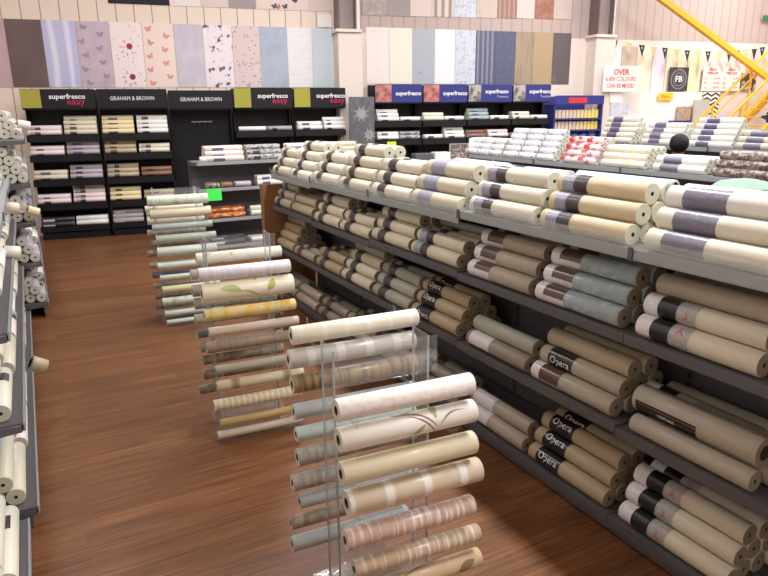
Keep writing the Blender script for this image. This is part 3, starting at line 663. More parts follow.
stand('clear acrylic sample stand nearest the camera, white textured roll at its top', 'nearest', .80, 2.02, R4, .20,
      [(0.0, .965, .040, 's_texture'), (.005, .855, .043, 's_scroll'), (.010, .725, .043, 's_plain'), (.028, .605, .046, 's_bands'), (.018, .458, .039, 's_pinkglit'), (.05, .325, .034, 's_beigeglit'), (.055, .21, .037, 's_curve')],
      [(-.03, 1.105, .036, 's_silverband'), (-.045, 1.010, .038, 's_patch'), (-.035, .905, .037, 's_goldbrown'), (-.035, .790, .032, 's_greyblue'), (-.03, .690, .030, 's_mint'), (-.03, .590, .036, 's_stone'), (-.055, .480, .034, 's_stone'), (-.03, .39, .030, 's_greyblue'), (-.07, .30, .028, 's_brownish'), (-.07, .20, .032, 's_greyblue')], 1.0)
stand('middle clear acrylic sample stand, with the green leaf-printed roll', 'middle', .79, 3.80, R4, .20,
      [(-.03, 1.045, .038, 's_lilacw'), (-.02, .935, .056, 's_leaf'), (-.015, .805, .033, 's_yellow'), (.0, .70, .028, 's_pinkbeige'), (-.02, .61, .034, 's_taupe'), (.02, .465, .026, 's_sagegrey'), (.02, .36, .032, 's_creamline'), (-.005, .24, .036, 's_ribcream'), (.02, .12, .026, 's_gold'), (.0, .045, .026, 's_pinkbeige')],
      [(.02, 1.05, .036, 's_paleflor'), (-.02, .955, .032, 's_sagegrey'), (-.02, .85, .038, 's_stone'), (-.015, .765, .036, 's_stone'), (-.02, .665, .032, 's_sagegrey'), (-.01, .565, .028, 's_slate'), (-.005, .475, .036, 's_stone'), (.005, .385, .032, 's_brownish'), (.0, .285, .034, 's_brownish'), (-.03, .185, .030, 's_brownish')], 1.10)
stand('farthest clear acrylic sample stand, pale green rolls, before the back wall units', 'farthest', .90, 6.22, R4, .18,
      [(-.02, 1.165, .046, 's_greenwhite'), (-.01, 1.05, .044, 's_plain'), (.0, .93, .03, 's_mint'), (.02, .82, .036, 's_sage'), (.02, .705, .042, 's_palemint'), (.01, .575, .030, 's_palemint'), (.02, .465, .022, 's_palemint'), (.03, .35, .030, 's_lemon'), (.02, .235, .036, 's_greenwhite'), (.03, .12, .028, 's_palemint'), (.04, .035, .022, 's_palemint')],
      [(-.02, 1.05, .030, 's_paleflor'), (-.01, .935, .034, 's_paleflor'), (-.02, .82, .032, 's_stone'), (.0, .72, .034, 's_brownish'), (-.04, .625, .032, 's_brownish'), (-.03, .51, .030, 's_sagegrey'), (-.02, .41, .030, 's_slate'), (-.01, .305, .030, 's_stone'), (-.01, .20, .032, 's_brownish'), (-.02, .10, .032, 's_brownish')], 1.14)

# ------------------------------------------------------------------ black display units along the back wall
def unit(al0, al1, label, header, hz, shelves, group, n):
    t = thing('wall_unit', label, 'display unit', W(al0, 0, 0), WA, group)
    w_ = al1 - al0 - .01; D = .42
    MB().box(0, w_, D - .02, D, .0, hz[1], 'black').build('back_panel', t)
    for x in (0, w_ - .018): MB().box(x, x + .018, .24, D - .02, 0, hz[0] - .02, 'black').build('side_panel', t)
    MB().box(.018, w_ - .018, .02, D - .02, 0, .10, 'black').build('plinth', t)
    for z in shelves: MB().box(.0, w_, .0, .24, z - .10 if z > .3 else z - .08, z, 'black').box(.018, w_ - .018, .24, D - .02, z - .03, z, 'black').build('shelf', t)
    hb = MB().box(.0, w_, -.02, .0, hz[0], hz[1], 'black' if header != 'blue' and header != 'blue2' else 'navy', .003).build('header_board', t)
    MB().box(.01, w_ - .01, .0, D - .02, hz[0] - .02, hz[0], 'black').build('canopy', t)
    h = hz[1] - hz[0]; zc = (hz[0] + hz[1]) / 2
    if header == 'easy':
        MB().box(.0, .27, -.0225, -.0202, hz[0] + .01, hz[1] - .005, 'olive').build('picture', hb)
        text('lettering', 'superfresco', .10, 'whiteink', hb, (.63, -.0215, zc + .03), width=.50, bold=.002)
        text('lettering', 'easy', .13, 'magenta', hb, (.74, -.0225, zc - .045), width=.25)
    elif header == 'gb':
        text('lettering', 'GRAHAM & BROWN', .085, 'whiteink', hb, (w_ / 2, -.0215, zc), width=.64)
    elif header == 'blue':
        MB().box(.0, .30, -.0225, -.0202, hz[0] + .01, hz[1] - .005, 'face').build('picture', hb)
        text('lettering', 'superfresco', .10, 'whiteink', hb, (.62, -.0215, zc), width=.48, bold=.002)
    elif header == 'blue2':
        MB().box(.0, .25, -.0225, -.0202, hz[0] + .01, hz[1] - .005, 'greyphoto').build('picture', hb)
        text('lettering', 'superfresco', .10, 'whiteink', hb, (.58, -.0215, zc + .03), width=.48, bold=.002)
        text('lettering', 'Texture', .06, 'paleink', hb, (.70, -.0215, zc - .06), width=.24)
    return t
UG = 'black wall units under the wallpaper samples'
SH = [1.60, 1.30, .93, .56, .20]
unit(.03, 1.05, 'black shelving unit, farthest left on back wall, superfresco easy header', 'easy', (1.99, 2.27), SH, UG, 0)
unit(1.07, 2.10, 'black shelving unit with rolls under a GRAHAM & BROWN header', 'gb', (1.99, 2.27), SH, UG, 1)
unit(2.12, 3.11, 'black empty-fronted unit under the right-hand GRAHAM & BROWN header', 'gb', (1.97, 2.25), [.20], UG, 2)
unit(3.13, 4.10, 'black unit with one shelf, left superfresco easy header of the right pair', 'easy', (1.97, 2.29), [1.60, 1.15, .7, .2], UG, 3)
unit(4.12, 5.02, 'black unit with one shelf, superfresco easy header beside the pillar', 'easy', (1.97, 2.29), [1.60, 1.15, .7, .2], UG, 4)
BG = 'black wall units under blue superfresco headers'
for k, (a0, a1, h) in enumerate(((5.55, 6.44, 'blue'), (6.46, 7.33, 'blue'), (7.35, 8.26, 'blue2'), (8.28, 9.10, 'blue2'))):
    unit(a0, a1, f"black display unit, {ORD[k]} from left of four under blue superfresco headers", h, (2.04, 2.35), [1.72, 1.40, .9, .3], BG, k)
# hooks on the empty unit
t = thing('hook_rail', 'small chrome hook rail on the empty black unit', 'hook rail', W(2.45, .36, 1.75), WA)
MB().box(0, .34, -.01, .0, 0, .02, 'shelf').build('rail', t)
for i in range(4): MB().tube([(.04 + i * .085, -.01, .0), (.04 + i * .085, -.06, -.02), (.04 + i * .085, -.07, 0)], .004, 'shelf').build('hook', t)
# stacks on the units: (shelf, along0, paper, style, rows, L)
PW = [('pinkwhite', 'cream', 'yellowcream', 'white'), ('pinkwhite', 'lilacgrey', 'khaki', 'ivory'), ('cream', 'lilacgrey', 'khaki', 'brown'), ('pinkwhite', 'pinkwhite', 'yellowcream', 'khaki'), ('dark', 'white', 'grey', 'grey')]
RW = [((3, 2), (3, 3, 2, 1), (3, 3, 2, 1), (3, 3, 2, 1)), ((3, 2), (3, 3, 2), (3, 3, 2), (3, 2)), ((3, 2), (3, 3, 2), (3, 3, 2), (3, 2)), ((3, 2), (3, 3, 2, 1), (3, 3, 2), (3, 2)), ((3, 2), (3, 2), (3, 3, 2), (3, 2))]
ST = ['darkpair', 'dark', 'purple', 'dark']
for s in range(5):
    for c in range(4):
        a0 = [.055, .555, 1.095, 1.60][c]; L = .46
        where = f"{ORD[c]} stack from left, {SN5[s]} shelf, far-left black units"
        stack(f"H{s}{c}", .0385, RW[s][c], PW[s][c], ST[(s + c) % 4] if s < 4 else 'white', (lambda a, d, z, ac=a0 + L / 2, s=s: W(ac + a, d + .002, SH[s] + z)), WA, where, 'wallpaper rolls on the far-left black units', L=L, seg=12, jit=.004, topspin=-2.0)
for c, (a0, side, st, rows, L) in enumerate([(3.18, 'white', 'none', (1,), .45), (3.66, 'grey', 'dark', (2,), .40), (4.17, 'white', 'purple', (3, 2), .42), (4.62, 'white', 'dark', (3, 2, 1), .37)]):
    stack(f"I{c}", .0385, rows, side, st, (lambda a, d, z, ac=a0 + L / 2: W(ac + a, d + .002, 1.60 + z)), WA, f"{ORD[c]} stack from left, single shelf left of pillar", 'wallpaper rolls on the shelf left of the pillar', L=L, seg=12, jit=.004, topspin=-2.0)
b0 = [[(5.60, 'white', 'purple', (3, 2, 1), .40), (6.03, 'white', 'purple', (2,), .38), (6.48, 'ivory', 'none', (3, 1), .40), (6.90, 'white', 'purple', (3,), .38), (7.38, 'blue', 'purple', (3, 2, 1), .42), (7.83, 'white', 'purple', (3,), .38), (8.30, 'ivory', 'dark', (3, 2), .38), (8.70, 'white', 'dark', (3,), .36)],
      [(5.60, 'white', 'purple', (3, 2), .40), (6.03, 'pattgrey', 'purple', (3, 2), .38), (6.50, 'white', 'purple', (2,), .36), (6.90, 'white', 'purple', (3, 2, 1), .40), (7.38, 'brown', 'purple', (3, 2), .36), (7.80, 'pinkwhite', 'purple', (3, 2), .42), (8.30, 'beige', 'none', (2,), .34), (8.68, 'beige', 'none', (3, 2), .38)]]
for s in range(2):
    for c, (a0, side, st, rows, L) in enumerate(b0[s]):
        stack(f"J{s}{c}", .0385, rows, side, st, (lambda a, d, z, ac=a0 + L / 2, s=s: W(ac + a, d + .002, (1.72, 1.40)[s] + z)), WA, f"{ORD[c]} stack from left, {('upper', 'lower')[s]} shelf under blue headers", 'wallpaper rolls on the black units under blue headers', L=L, seg=12, jit=.004, topspin=-2.0)
card('fluorescent yellow card hanging from the lower shelf under the blue headers', 'lime', W(5.85, -.003, 1.37), .17, .15, WA)
# standing patterned board at the pillar
b = onwall(MB().box(0, .46, -.02, .0, .01, 2.14, 'starboard', .004).build('sample_board'), 5.05, -.06, 0); b['label'] = 'tall grey starburst-patterned sample board standing in front of the pillar'; b['category'] = 'sample board'
st_ = []
for cx_, cz_, q in ((.22, 1.86, .15), (.36, 1.50, .12), (.10, 1.30, .10), (.30, 1.0, .14)):
    for k in range(16): st_.append((cx_, cz_, q * (1 if k % 2 else .72), .011, k * 22.5, 0))
printed(b.data, [('ink_star', st_)], lambda x, z: (min(max(x, .005), .455), -.0212, z))
# low table with framed picture
fr = thing('picture_frame', 'grey framed picture standing below the blue-header units', 'picture frame', (2.73, 4.83, 1.36), 0) if False else None
tb = thing('low_table', 'grey low table in front of the blue-header units', 'table', W(5.7, -1.35, 0), WA)
MB().box(0, 2.6, 0, .7, 1.05, 1.08, 'shelf', .004).build('table_top', tb)
for x in (.03, 2.53):
    for y_ in (.03, .63): MB().box(x, x + .04, y_, y_ + .04, 0, 1.05, 'shelf_dk').build('leg', tb)
f = thing('picture_frame', 'framed grey wood-grain sample standing on the low table', 'picture frame', W(6.55, -1.0, 1.08), WA)
MB().box(0, .62, .01, .02, .02, .26, 'bark').build('picture', f)
MB().box(-.02, .64, 0, .02, 0, .02, 'shelf').box(-.02, .64, 0, .02, .26, .28, 'shelf').box(-.02, 0, 0, .02, .02, .26, 'shelf').box(.62, .64, 0, .02, .02, .26, 'shelf').build('frame', f)
for n, (a, w_, h, m_, lb) in enumerate(((5.85, .32, .14, 'shelf_dk', 'flat dark grey box at left of the low table'), (6.2, .28, .15, 'white', 'white box between the dark box and framed sample'), (7.55, .34, .20, 'pattgrey', 'grey patterned box right of the framed sample'), (7.95, .26, .16, 'sage', 'pale box at the right end of the low table'))):
    tag(onwall(MB().box(0, w_, 0, .2, 0, h, m_, .01).build('box'), a, -1.15 if n != 2 else -1.1, 1.081), lb, 'box')

# unit 3: paste / packet rack
t = thing('packet_rack', 'navy rack of packets and blue tubs beyond the blue-header units', 'packet rack', W(9.2, .0, 0), WA)
w_ = 1.12
MB().box(0, w_, .38, .40, 0, 2.14, 'navy').build('back_panel', t)
for x in (0, w_ - .03): MB().box(x, x + .03, 0, .38, 0, 1.98, 'navy').build('side_panel', t)
for z in (1.72, 1.50, 1.2, .6, .1): MB().box(.03, w_ - .03, 0, .38, z - .03, z, 'navy').build('shelf', t)
hb = MB().box(0, w_, -.02, 0, 1.98, 2.15, 'navy', .003).build('header_board', t)
MB().box(.30, .72, -.0225, -.0202, 2.01, 2.11, 'red').build('red_panel', hb)
text('lettering', 'wallpaste', .07, 'whiteink', hb, (.51, -.0235, 2.06), width=.36) if False else None
PKC = [(.86, .78, .70), (.90, .82, .62), (.95, .86, .45)]
for i, c_ in enumerate(PKC): M[f'pk{i}'] = mat(f'packet_{i}', c_, .5)
M['tub'] = mat('blue_tub', (.36, .52, .74), .4)
for s, z in enumerate((1.72, 1.50)):
    for i in range(12):
        o = onwall(MB().box(0, .07, 0, .10, 0, .16, f"pk{0 if i < 6 else (1 if i < 9 else 2)}", .006).build('packet'), 9.2 + .05 + i * .086, .06, z + .001)
        tag(o, f"{'pale' if i < 6 else 'yellow'} packet, {ORD[i]} from left on {('upper', 'lower')[s]} shelf of navy rack", 'packet', 'packets on the navy rack')
for i in range(5):
    bm = MB(); bm.tube([(0, 0, 0), (0, 0, .22)], .085, 'tub', 20); o = bm.build('tub'); onwall(o, 9.2 + .15 + i * .205, .14, 1.201)
    MB().tube([(0, 0, .221), (0, 0, .235)], .088, 'navy', 20).build('lid', o)
    tag(o, f"blue tub, {ORD[i]} from left on the navy rack", 'tub', 'blue tubs on the navy rack')

# ------------------------------------------------------------------ wallpaper samples on the wall
def smp(n, c, layers=(), rough=.6, metal=0): M[n] = mat('sample_' + n, c, rough, metal, layers=layers)
smp('w_mauve', (.78, .66, .68)); smp('w_brown', (.40, .33, .33), [('noise', (3, 3, 1.2), .4, .8, (.47, .39, .38))], .35)
smp('w_satin', (.76, .76, .88), [('wave', (1.5, 0, .35), .5, 1., (.90, .89, .97), (0, 0, 0), 5)], .3)
smp('w_butlilac', (.80, .73, .78), [('noise', (5, 5, 5), .45, .7, (.75, .68, .74))])
smp('w_rose', (.96, .90, .90), [('voro', (14, 14, 14), .16, .10, (.55, .42, .45))])
smp('w_butpeach', (.95, .87, .83))
smp('w_lilacgrey', (.79, .76, .81), [('noise', (5, 5, 5), .45, .7, (.84, .81, .85))])
smp('w_branch', (.94, .90, .92), [('noise', (9, 9, 9), .58, .62, (.46, .36, .44)), ('blob', (6, 6, 4), .52, .46, (.78, .60, .32), (1, 2, 0))])
smp('w_smallfl', (.88, .80, .80), [('voro', (16, 16, 16), .22, .14, (.52, .45, .46)), ('noise', (7, 7, 7), .6, .68, (.72, .68, .60))])
smp('w_bluegrey', (.70, .74, .80), [('voro', (9, 9, 9), .13, .08, (.90, .93, .96)), ('noise', (4, 4, 4), .5, .7, (.66, .69, .76))])
smp('w_white', (.93, .92, .93), [('noise', (4, 4, 40), .5, .7, (.89, .88, .89))]); smp('w_paleblue', (.80, .85, .88))
smp('w_creamfl', (.93, .89, .87), [('blob', (6, 6, 6), .66, .58, (.82, .78, .76))]); smp('w_creamstr', (.94, .92, .86), [('wave', (9, 0, 0), .6, 1., (.89, .87, .80))])
smp('w_greystar', (.70, .71, .75), [('voro', (4.4, 4.4, 4.4), .2, .1, (.46, .47, .52))]); smp('w_offwhite', (.93, .92, .92))
smp('w_palepatt', (.82, .84, .88), [('noise', (14, 14, 14), .5, .6, (.74, .76, .81))])
smp('w_navystr', (.38, .39, .48), [('wave', (3.2, 0, 0), .55, .8, (.56, .55, .62))]); smp('w_slate', (.36, .38, .47), [('noise', (18, 18, 18), .5, .7, (.41, .43, .52))])
smp('w_khaki', (.66, .59, .51), [('noise', (24, 24, 2), .45, .65, (.60, .53, .45))]); smp('w_goldtan', (.70, .61, .48))
smp('w_damask', (.40, .37, .37), [('blob', (5, 5, 4), .62, .56, (.58, .54, .53))]); smp('w_black', (.10, .09, .14))
smp('w_greybeige', (.66, .62, .60), [('noise', (10, 10, 10), .5, .6, (.72, .68, .66))]); smp('w_greymauve', (.64, .60, .60)); smp('w_pinkcream', (.87, .80, .77))
smp('w_beigestr', (.86, .80, .76), [('wave', (2.2, 0, 0), .55, .6, (.64, .57, .53))]); smp('w_damaskl', (.80, .74, .70), [('blob', (5, 5, 4), .64, .58, (.68, .62, .58))])
smp('w_brownstr', (.62, .47, .41), [('wave', (3.2, 0, 0), .5, .6, (.70, .58, .52))]); smp('w_rust', (.62, .44, .36), [('noise', (8, 8, 8), .5, .6, (.68, .50, .42))])
smp('w_butcol', (.90, .83, .79))
SG = 'wallpaper samples hung along the back wall'
def sample(a0, a1, z0, z1, m_, lab, bulge=.0, lean=0.):
    w_ = a1 - a0 - .006; nx, nz = 8, 10
    mb = MB(); mb.box(0, w_, -.006, -.001, 0, z1 - z0, m_); bm = mb.bm
    g = [[bm.verts.new((w_ * i / nx, -.0065 - (.004 + bulge) * math.sin(PI * i / nx) * math.sin(PI * k / nz), (z1 - z0) * k / nz)) for k in range(nz + 1)] for i in range(nx + 1)]
    for i in range(nx):
        for k in range(nz):
            f = bm.faces.new([g[i][k], g[i + 1][k], g[i + 1][k + 1], g[i][k + 1]]); f.smooth = True
    me = bpy.data.meshes.new('wallpaper_sample'); bm.to_mesh(me); bm.free(); me.materials.append(M[m_])
    R_ = random.Random(int(a0 * 100)); P_ = {}
    def bfly(x, z, q, a): return [(x, z, q, q * .32, a + d, 0) for d in (35, 145)] + [(x, z, q * .7, q * .26, a + d, 0) for d in (-40, -140)]
    if m_ in ('w_butlilac', 'w_butpeach'):
        P_['ink_lilac' if m_ == 'w_butlilac' else 'ink_peach'] = [p for i in range(9) for p in bfly(.09 + (i % 2) * .25 + R_.uniform(-.03, .03), .06 + i * .103, .065, R_.uniform(-30, 30))]
    if m_ == 'w_butcol':
        P_['ink_dk'] = [p for x in (.48, .66, .30) for p in bfly(x, .05 + .1 * (x > .5), .06, R_.uniform(-40, 40))]; P_['ink_orange'] = bfly(.36, .04, .06, 20)
    if m_ == 'w_rose':
        P_['ink_rose'] = [(x_, z_, .05, .022, a, 0) for x_, z_ in ((.27, .62), (.27, .16)) for a in range(0, 360, 45)]
        P_['ink_rosepale'] = [(x_ + .07 * math.cos(a), z_ + .07 * math.sin(a), .06, .012, math.degrees(a), 0) for x_, z_ in ((.24, .60), (.24, .14)) for a in (2, 3, 3.8, 4.6, 5.4)]
    o = onwall(link('wallpaper_sample', me), a0, WALL - .004, z0); tag(o, lab, 'wallpaper sample', SG)
    if P_: printed(me, list(P_.items()), lambda x, z: (min(max(x, .004), w_ - .004), -.0065 - (.004 + bulge) * math.sin(PI * min(max(x, .004), w_ - .004) / w_) - .0012, z))
    return o
LB = [-.62, -.11, .39, .86, 1.34, 1.82, 2.3, 2.75, 3.22, 3.67, 4.14, 4.57, 4.94]
LM = [('w_mauve', 'pale mauve sample at the left edge of the back wall'), ('w_brown', 'dark brown satin sample, lower row, above the left black unit'), ('w_satin', 'shiny lilac satin draped sample right of the brown one'), ('w_butlilac', 'lilac sample with darker butterflies, lower row'),
      ('w_rose', 'white sample with crimson roses, lower row'), ('w_butpeach', 'cream sample with peach butterflies, lower row'), ('w_lilacgrey', 'plain lilac-grey sample between butterflies and branches'), ('w_branch', 'white sample with dark branches and birds, lower row'),
      ('w_smallfl', 'pinkish sample with small scattered flowers, lower row'), ('w_bluegrey', 'blue-grey sample with pale spots, lower row'), ('w_white', 'plain white sample second left of the pillar'), ('w_paleblue', 'plain pale blue sample next to the pillar')]
for k, (m_, lb) in enumerate(LM): sample(LB[k], LB[k + 1], 2.31, 3.285, m_, lb, bulge=.01 if k in (2, 10) else 0)
RB = [5.55, 5.985, 6.435, 6.87, 7.285, 7.71, 8.125, 8.555, 8.95, 9.39, 9.80]
RM = [('w_creamfl', 'pale cream floral sample just right of the pillar, lower row'), ('w_creamstr', 'cream fine-striped sample, lower row'), ('w_greystar', 'grey sample with dark star rows, lower row'), ('w_offwhite', 'plain off-white sample, lower row, right of the grey stars'), ('w_palepatt', 'pale blue-grey mottled sample, lower row'),
      ('w_navystr', 'navy and grey broad-striped sample, lower row'), ('w_slate', 'plain dark slate sample, lower row'), ('w_khaki', 'khaki wood-grain sample, lower row'), ('w_goldtan', 'gold-tan plain sample, lower row'), ('w_damask', 'dark grey damask sample, far right of lower row')]
for k, (m_, lb) in enumerate(RM): sample(RB[k], RB[k + 1], 2.375, 3.33, m_, lb)
UB = [5.48, 5.95, 6.39, 6.81, 7.25, 7.7, 8.14, 8.55, 8.94, 9.36, 9.77]
UM = [('w_greybeige', 'grey-beige mottled sample, upper row beside the pillar'), ('w_greymauve', 'plain grey-mauve sample, upper row'), ('w_pinkcream', 'plain pinkish cream sample, upper row right of grey-mauve'), ('w_beigestr', 'beige and cream broad-striped sample, upper row'), ('w_palepatt', 'pale grey mottled sample, upper row'),
      ('w_damaskl', 'pale grey damask sample, middle of upper row'), ('w_brownstr', 'brown striped sample, upper row'), ('w_pinkcream', 'plain pinkish cream sample between two brown ones, upper row'), ('w_rust', 'rust brown sample, upper row'), ('w_damaskl', 'cream damask sample at right end of upper row')]
for k, (m_, lb) in enumerate(UM): o = sample(UB[k], UB[k + 1], 3.52 + .007 * k, 4.49, m_, lb)
UL = [(1.37, 2.28, 'w_black', 'black double-width sample at upper left, cut by the photo edge'), (2.28, 2.76, 'w_creamfl', 'white floral sample, upper row, right of the black one'), (2.76, 3.2, 'w_pinkcream', 'plain pinkish sample, upper left row, right of white floral'), (3.2, 3.65, 'w_greymauve', 'grey-mauve sample, upper left row'),
      (3.65, 4.54, 'w_butcol', 'wide cream sample with coloured butterflies, upper row'), (4.54, 4.93, 'w_pinkcream', 'pinkish cream sample at upper left of the pillar')]
for a0, a1, m_, lb in UL: sample(a0, a1, 3.555, 4.5, m_, lb)
# white notices under upper row near pillar
o = onwall(MB().box(0, .24, -.004, 0, 0, .2, 'white').build('notice'), 4.68, WALL - .03, 3.30); tag(o, 'small white paper notice on the wall left of the pillar', 'notice')

# ------------------------------------------------------------------ paint corner at the right of the back wall
for k, (a0, a1, c_, lb) in enumerate(((10.71, 11.02, (.95, .93, .93), 'white painted strip right of the second pillar'), (11.03, 11.40, (.80, .73, .69), 'pinkish-grey painted strip on the wall behind bunting'), (11.41, 11.80, (.94, .89, .80), 'cream painted strip behind the bunting'),
        (11.81, 12.15, (.88, .86, .90), 'lilac-white painted strip behind the bunting'), (12.16, 12.72, (.90, .87, .76), 'pale olive painted strip above the round emblem board'), (12.73, 13.12, (.94, .88, .74), 'buttery painted strip right of the emblem board'))):
    M[f'ps{k}'] = mat(f'paint_strip_{k}', c_, .6)
    tag(onwall(MB().box(0, a1 - a0 - .02, -.01, 0, 0, .90, f'ps{k}').build('paint_strip'), a0, WALL - .004, 2.225), lb, 'colour panel', 'painted colour strips on the back wall')
s = thing('wall_sign', 'white sign reading OVER 6,000 COLOURS CAN BE MIXED in red', 'sign', W(10.32, .06, 2.22), WA)
MB().box(0, .85, 0, .006, 0, .49, 'white').build('board', s)
text('lettering', 'OVER', .15, 'red', s, (.42, -.001, .37), width=.38, bold=.004)
text('lettering', '6,000 COLOURS', .11, 'red', s, (.42, -.001, .24), width=.72, bold=.001)
text('lettering', 'CAN BE MIXED', .11, 'red', s, (.42, -.001, .11), width=.66, bold=.001)
for x in (.2, .62): MB().box(x, x + .01, .0065, .0605, .2, .21, 'shelf').build('stand_off', s)
tag(onwall(MB().box(0, .32, -.01, 0, 0, .20, 'white').build('poster'), 10.56, WALL - .05 - .28, 2.01), 'small white poster hanging below the red-lettered sign', 'poster')
tag(onwall(MB().box(0, .44, -.01, 0, 0, .46, 'w_palepatt').build('poster'), 10.60, WALL - .05 - .28, 1.54), 'grey patterned poster below the small white poster', 'poster')
tag(onwall(MB().box(0, 2.2, -.03, 0, 0, 1.0, 'white', .004).build('mixing_counter_board'), 10.98, WALL - .03, 1.22), 'large blank white board behind the rolls on the paint wall', 'board')
s = thing('card_sign', 'yellow card reading Paint in red on the white board', 'sign', W(11.97, WALL - .10, 2.05), WA)
MB().box(0, .38, 0, .004, 0, .155, 'orange').build('board', s); text('lettering', 'Paint', .10, 'red', s, (.19, -.001, .078), width=.20)
s = thing('emblem_board', 'dark grey board with white FB monogram in a ring', 'sign', W(12.24, WALL - .06, 2.24), WA)
tk = MB().box(0, .50, 0, .012, 0, .48, mat('emblem_grey', (.26, .25, .27), .6))
def ring(cx, cz, r0, r1, y, n=40):
    bm = bmesh.new()
    vs = [[bm.verts.new((cx + r * math.cos(a * 2 * PI / n), yy, cz + r * math.sin(a * 2 * PI / n))) for a in range(n)] for r, yy in ((r0, y), (r1, y), (r1, y + .002), (r0, y + .002))]
    for q in range(4):
        for a in range(n): bm.faces.new([vs[q][a], vs[q][(a + 1) % n], vs[(q + 1) % 4][(a + 1) % n], vs[(q + 1) % 4][a]])
    bmesh.ops.recalc_face_normals(bm, faces=bm.faces); me = bpy.data.meshes.new('ring'); bm.to_mesh(me); bm.free(); return me
for r0, r1 in ((.195, .205), (.125, .132)):
    me = ring(.25, .24, r0, r1, -.003); me.materials.append(M['paleink']); link('ring', me, s)
me = ring(.25, .24, .145, .18, -.0025, 26); me.materials.append(M['tag'])
for i in range(22):
    a = i * 2 * PI / 22
    tk.bar((.25 + .15 * math.cos(a), -.002, .24 + .15 * math.sin(a)), (.25 + .18 * math.cos(a), -.002, .24 + .18 * math.sin(a)), .012, 'paleink', .002)
tk.build('board', s)
text('lettering', 'FB', .17, 'whiteink', s, (.25, -.002, .24), width=.18, bold=.004)
s = thing('price_board', 'cream board of red-lettered paint prices right of the emblem', 'sign', W(13.13, WALL - .06, 2.24), WA)
MB().box(0, 1.06, 0, .01, 0, .50, mat('price_cream', (.95, .90, .86), .6)).build('board', s)
for cx_ in (.27, .79):
    text('lettering', 'PAINT', .07, 'red', s, (cx_, -.001, .44), width=.22, bold=.002); text('lettering', 'PRICES', .07, 'red', s, (cx_, -.001, .37), width=.30, bold=.002)
    for i in range(3):
        text('lettering', ('1L', '2.5L', '5L')[i], .06, 'red', s, (cx_ - .17, -.001, .26 - i * .095)); text('lettering', ('16.99', '29.99', '49.99')[i], .06, 'red', s, (cx_ + .12, -.001, .26 - i * .095), width=.17)
# chevron banner
s = thing('chevron_banner', 'black and white chevron wallpaper banner beside the yellow stairs', 'banner', W(13.2, WALL - .06, 1.62), WA)
MB().box(0, .46, 0, .006, 0, .60, 'white').build('sheet', s)
ch = MB()
for i in range(6):
    z = .02 + i * .095
    for j in range(4):
        x = j * .115; za, zb = (z, z + .06) if j % 2 == 0 else (z + .06, z)
        ch.prism([(x, -.0015, za), (x + .115, -.0015, zb), (x + .115, -.0015, zb + .04), (x, -.0015, za + .04)], (0, .0012, 0), 'blackink')
ch.build('chevron_print', s)
tag(onwall(MB().box(0, .46, -.02, 0, 0, .36, 'darkpic', .003).build('framed_print'), 14.2, WALL - .03, 2.26), 'dark framed print behind the yellow stair rail', 'picture')
M['stone'] = mat('stone_swatch', (.72, .62, .54), .7, layers=[('noise', (20, 20, 20), .45, .6, (.62, .52, .45))])
M['stone2'] = mat('grey_swatch', (.74, .73, .70), .7)
tag(onwall(MB().box(0, .40, -.03, 0, 0, .70, 'stone', .003).build('sample_board'), 12.5, WALL - .08, 1.22), 'tan stone-textured sample board leaning against the white board', 'sample board')
tag(onwall(MB().box(0, .42, -.03, 0, 0, .84, 'stone2', .003).build('sample_board'), 12.88, WALL - .14, 1.22), 'pale grey sample board right of the tan one', 'sample board')
# counter under these
t = thing('counter', 'white counter running along the paint wall under the boards', 'counter', W(10.75, -.10, 0), WA)
MB().box(0, 2.9, 0, .50, 1.18, 1.215, 'white', .004).build('worktop', t); MB().box(.03, 2.87, .04, .48, 0, 1.18, 'wall_low').build('front_panel', t)
t = thing('till_display', 'small dark blue box with red buttons on the white counter', 'box', W(12.2, .06, 1.216), WA)
MB().box(0, .42, 0, .2, 0, .42, 'navy', .01).build('case', t); MB().box(-.12, -.02, 0, .1, .30, .36, 'red', .005).box(-.12, -.02, .01, .1, 0, .30, 'white').build('red_button_box', t)
tag(onwall(MB().box(0, .12, 0, .1, 0, .40, 'w_bluegrey', .01).build('tin'), 11.2, .1, 1.216), 'small grey tin at the left of the white counter', 'tin')
tag(onwall(MB().box(0, .12, 0, .1, 0, .40, 'shelf', .01).build('tin'), 11.75, .1, 1.216), 'small grey tin in the middle of the white counter', 'tin')
# bunting
BP = [(10.66, 3.21), (11.01, 3.16), (11.33, 3.13), (11.63, 3.10), (11.91, 3.09), (12.22, 3.06), (12.49, 3.05), (12.78, 3.04), (13.04, 3.04), (13.34, 3.05), (13.61, 3.06), (13.83, 3.07), (14.05, 3.09), (14.30, 3.11), (14.52, 3.15), (14.74, 3.19)]
t = thing('bunting', 'string of black and cream triangular bunting flags across the back wall', 'bunting', WO, WA)
MB().tube([(a, WALL - .22, z) for a, z in BP], .006, 'tag', 5).build('cord', t)
M['bflag'] = mat('flag_dark', (.22, .20, .24), .8); M['cflag'] = mat('flag_cream', (.80, .74, .56), .8)
for i, (a, z) in enumerate(BP):
    w2 = .075
    fl = MB().prism([(a - w2, WALL - .222, z), (a + w2, WALL - .222, z), (a + .01, WALL - .235, z - .24)], (0, .003, 0), ['bflag', 'cflag'][i % 2 if i < 10 else (0 if i % 3 else 1)]).build('flag', t)
    if i % 2 == 0: text('letter', 'A', .07, 'tag', fl, (a, WALL - .225, z - .06))
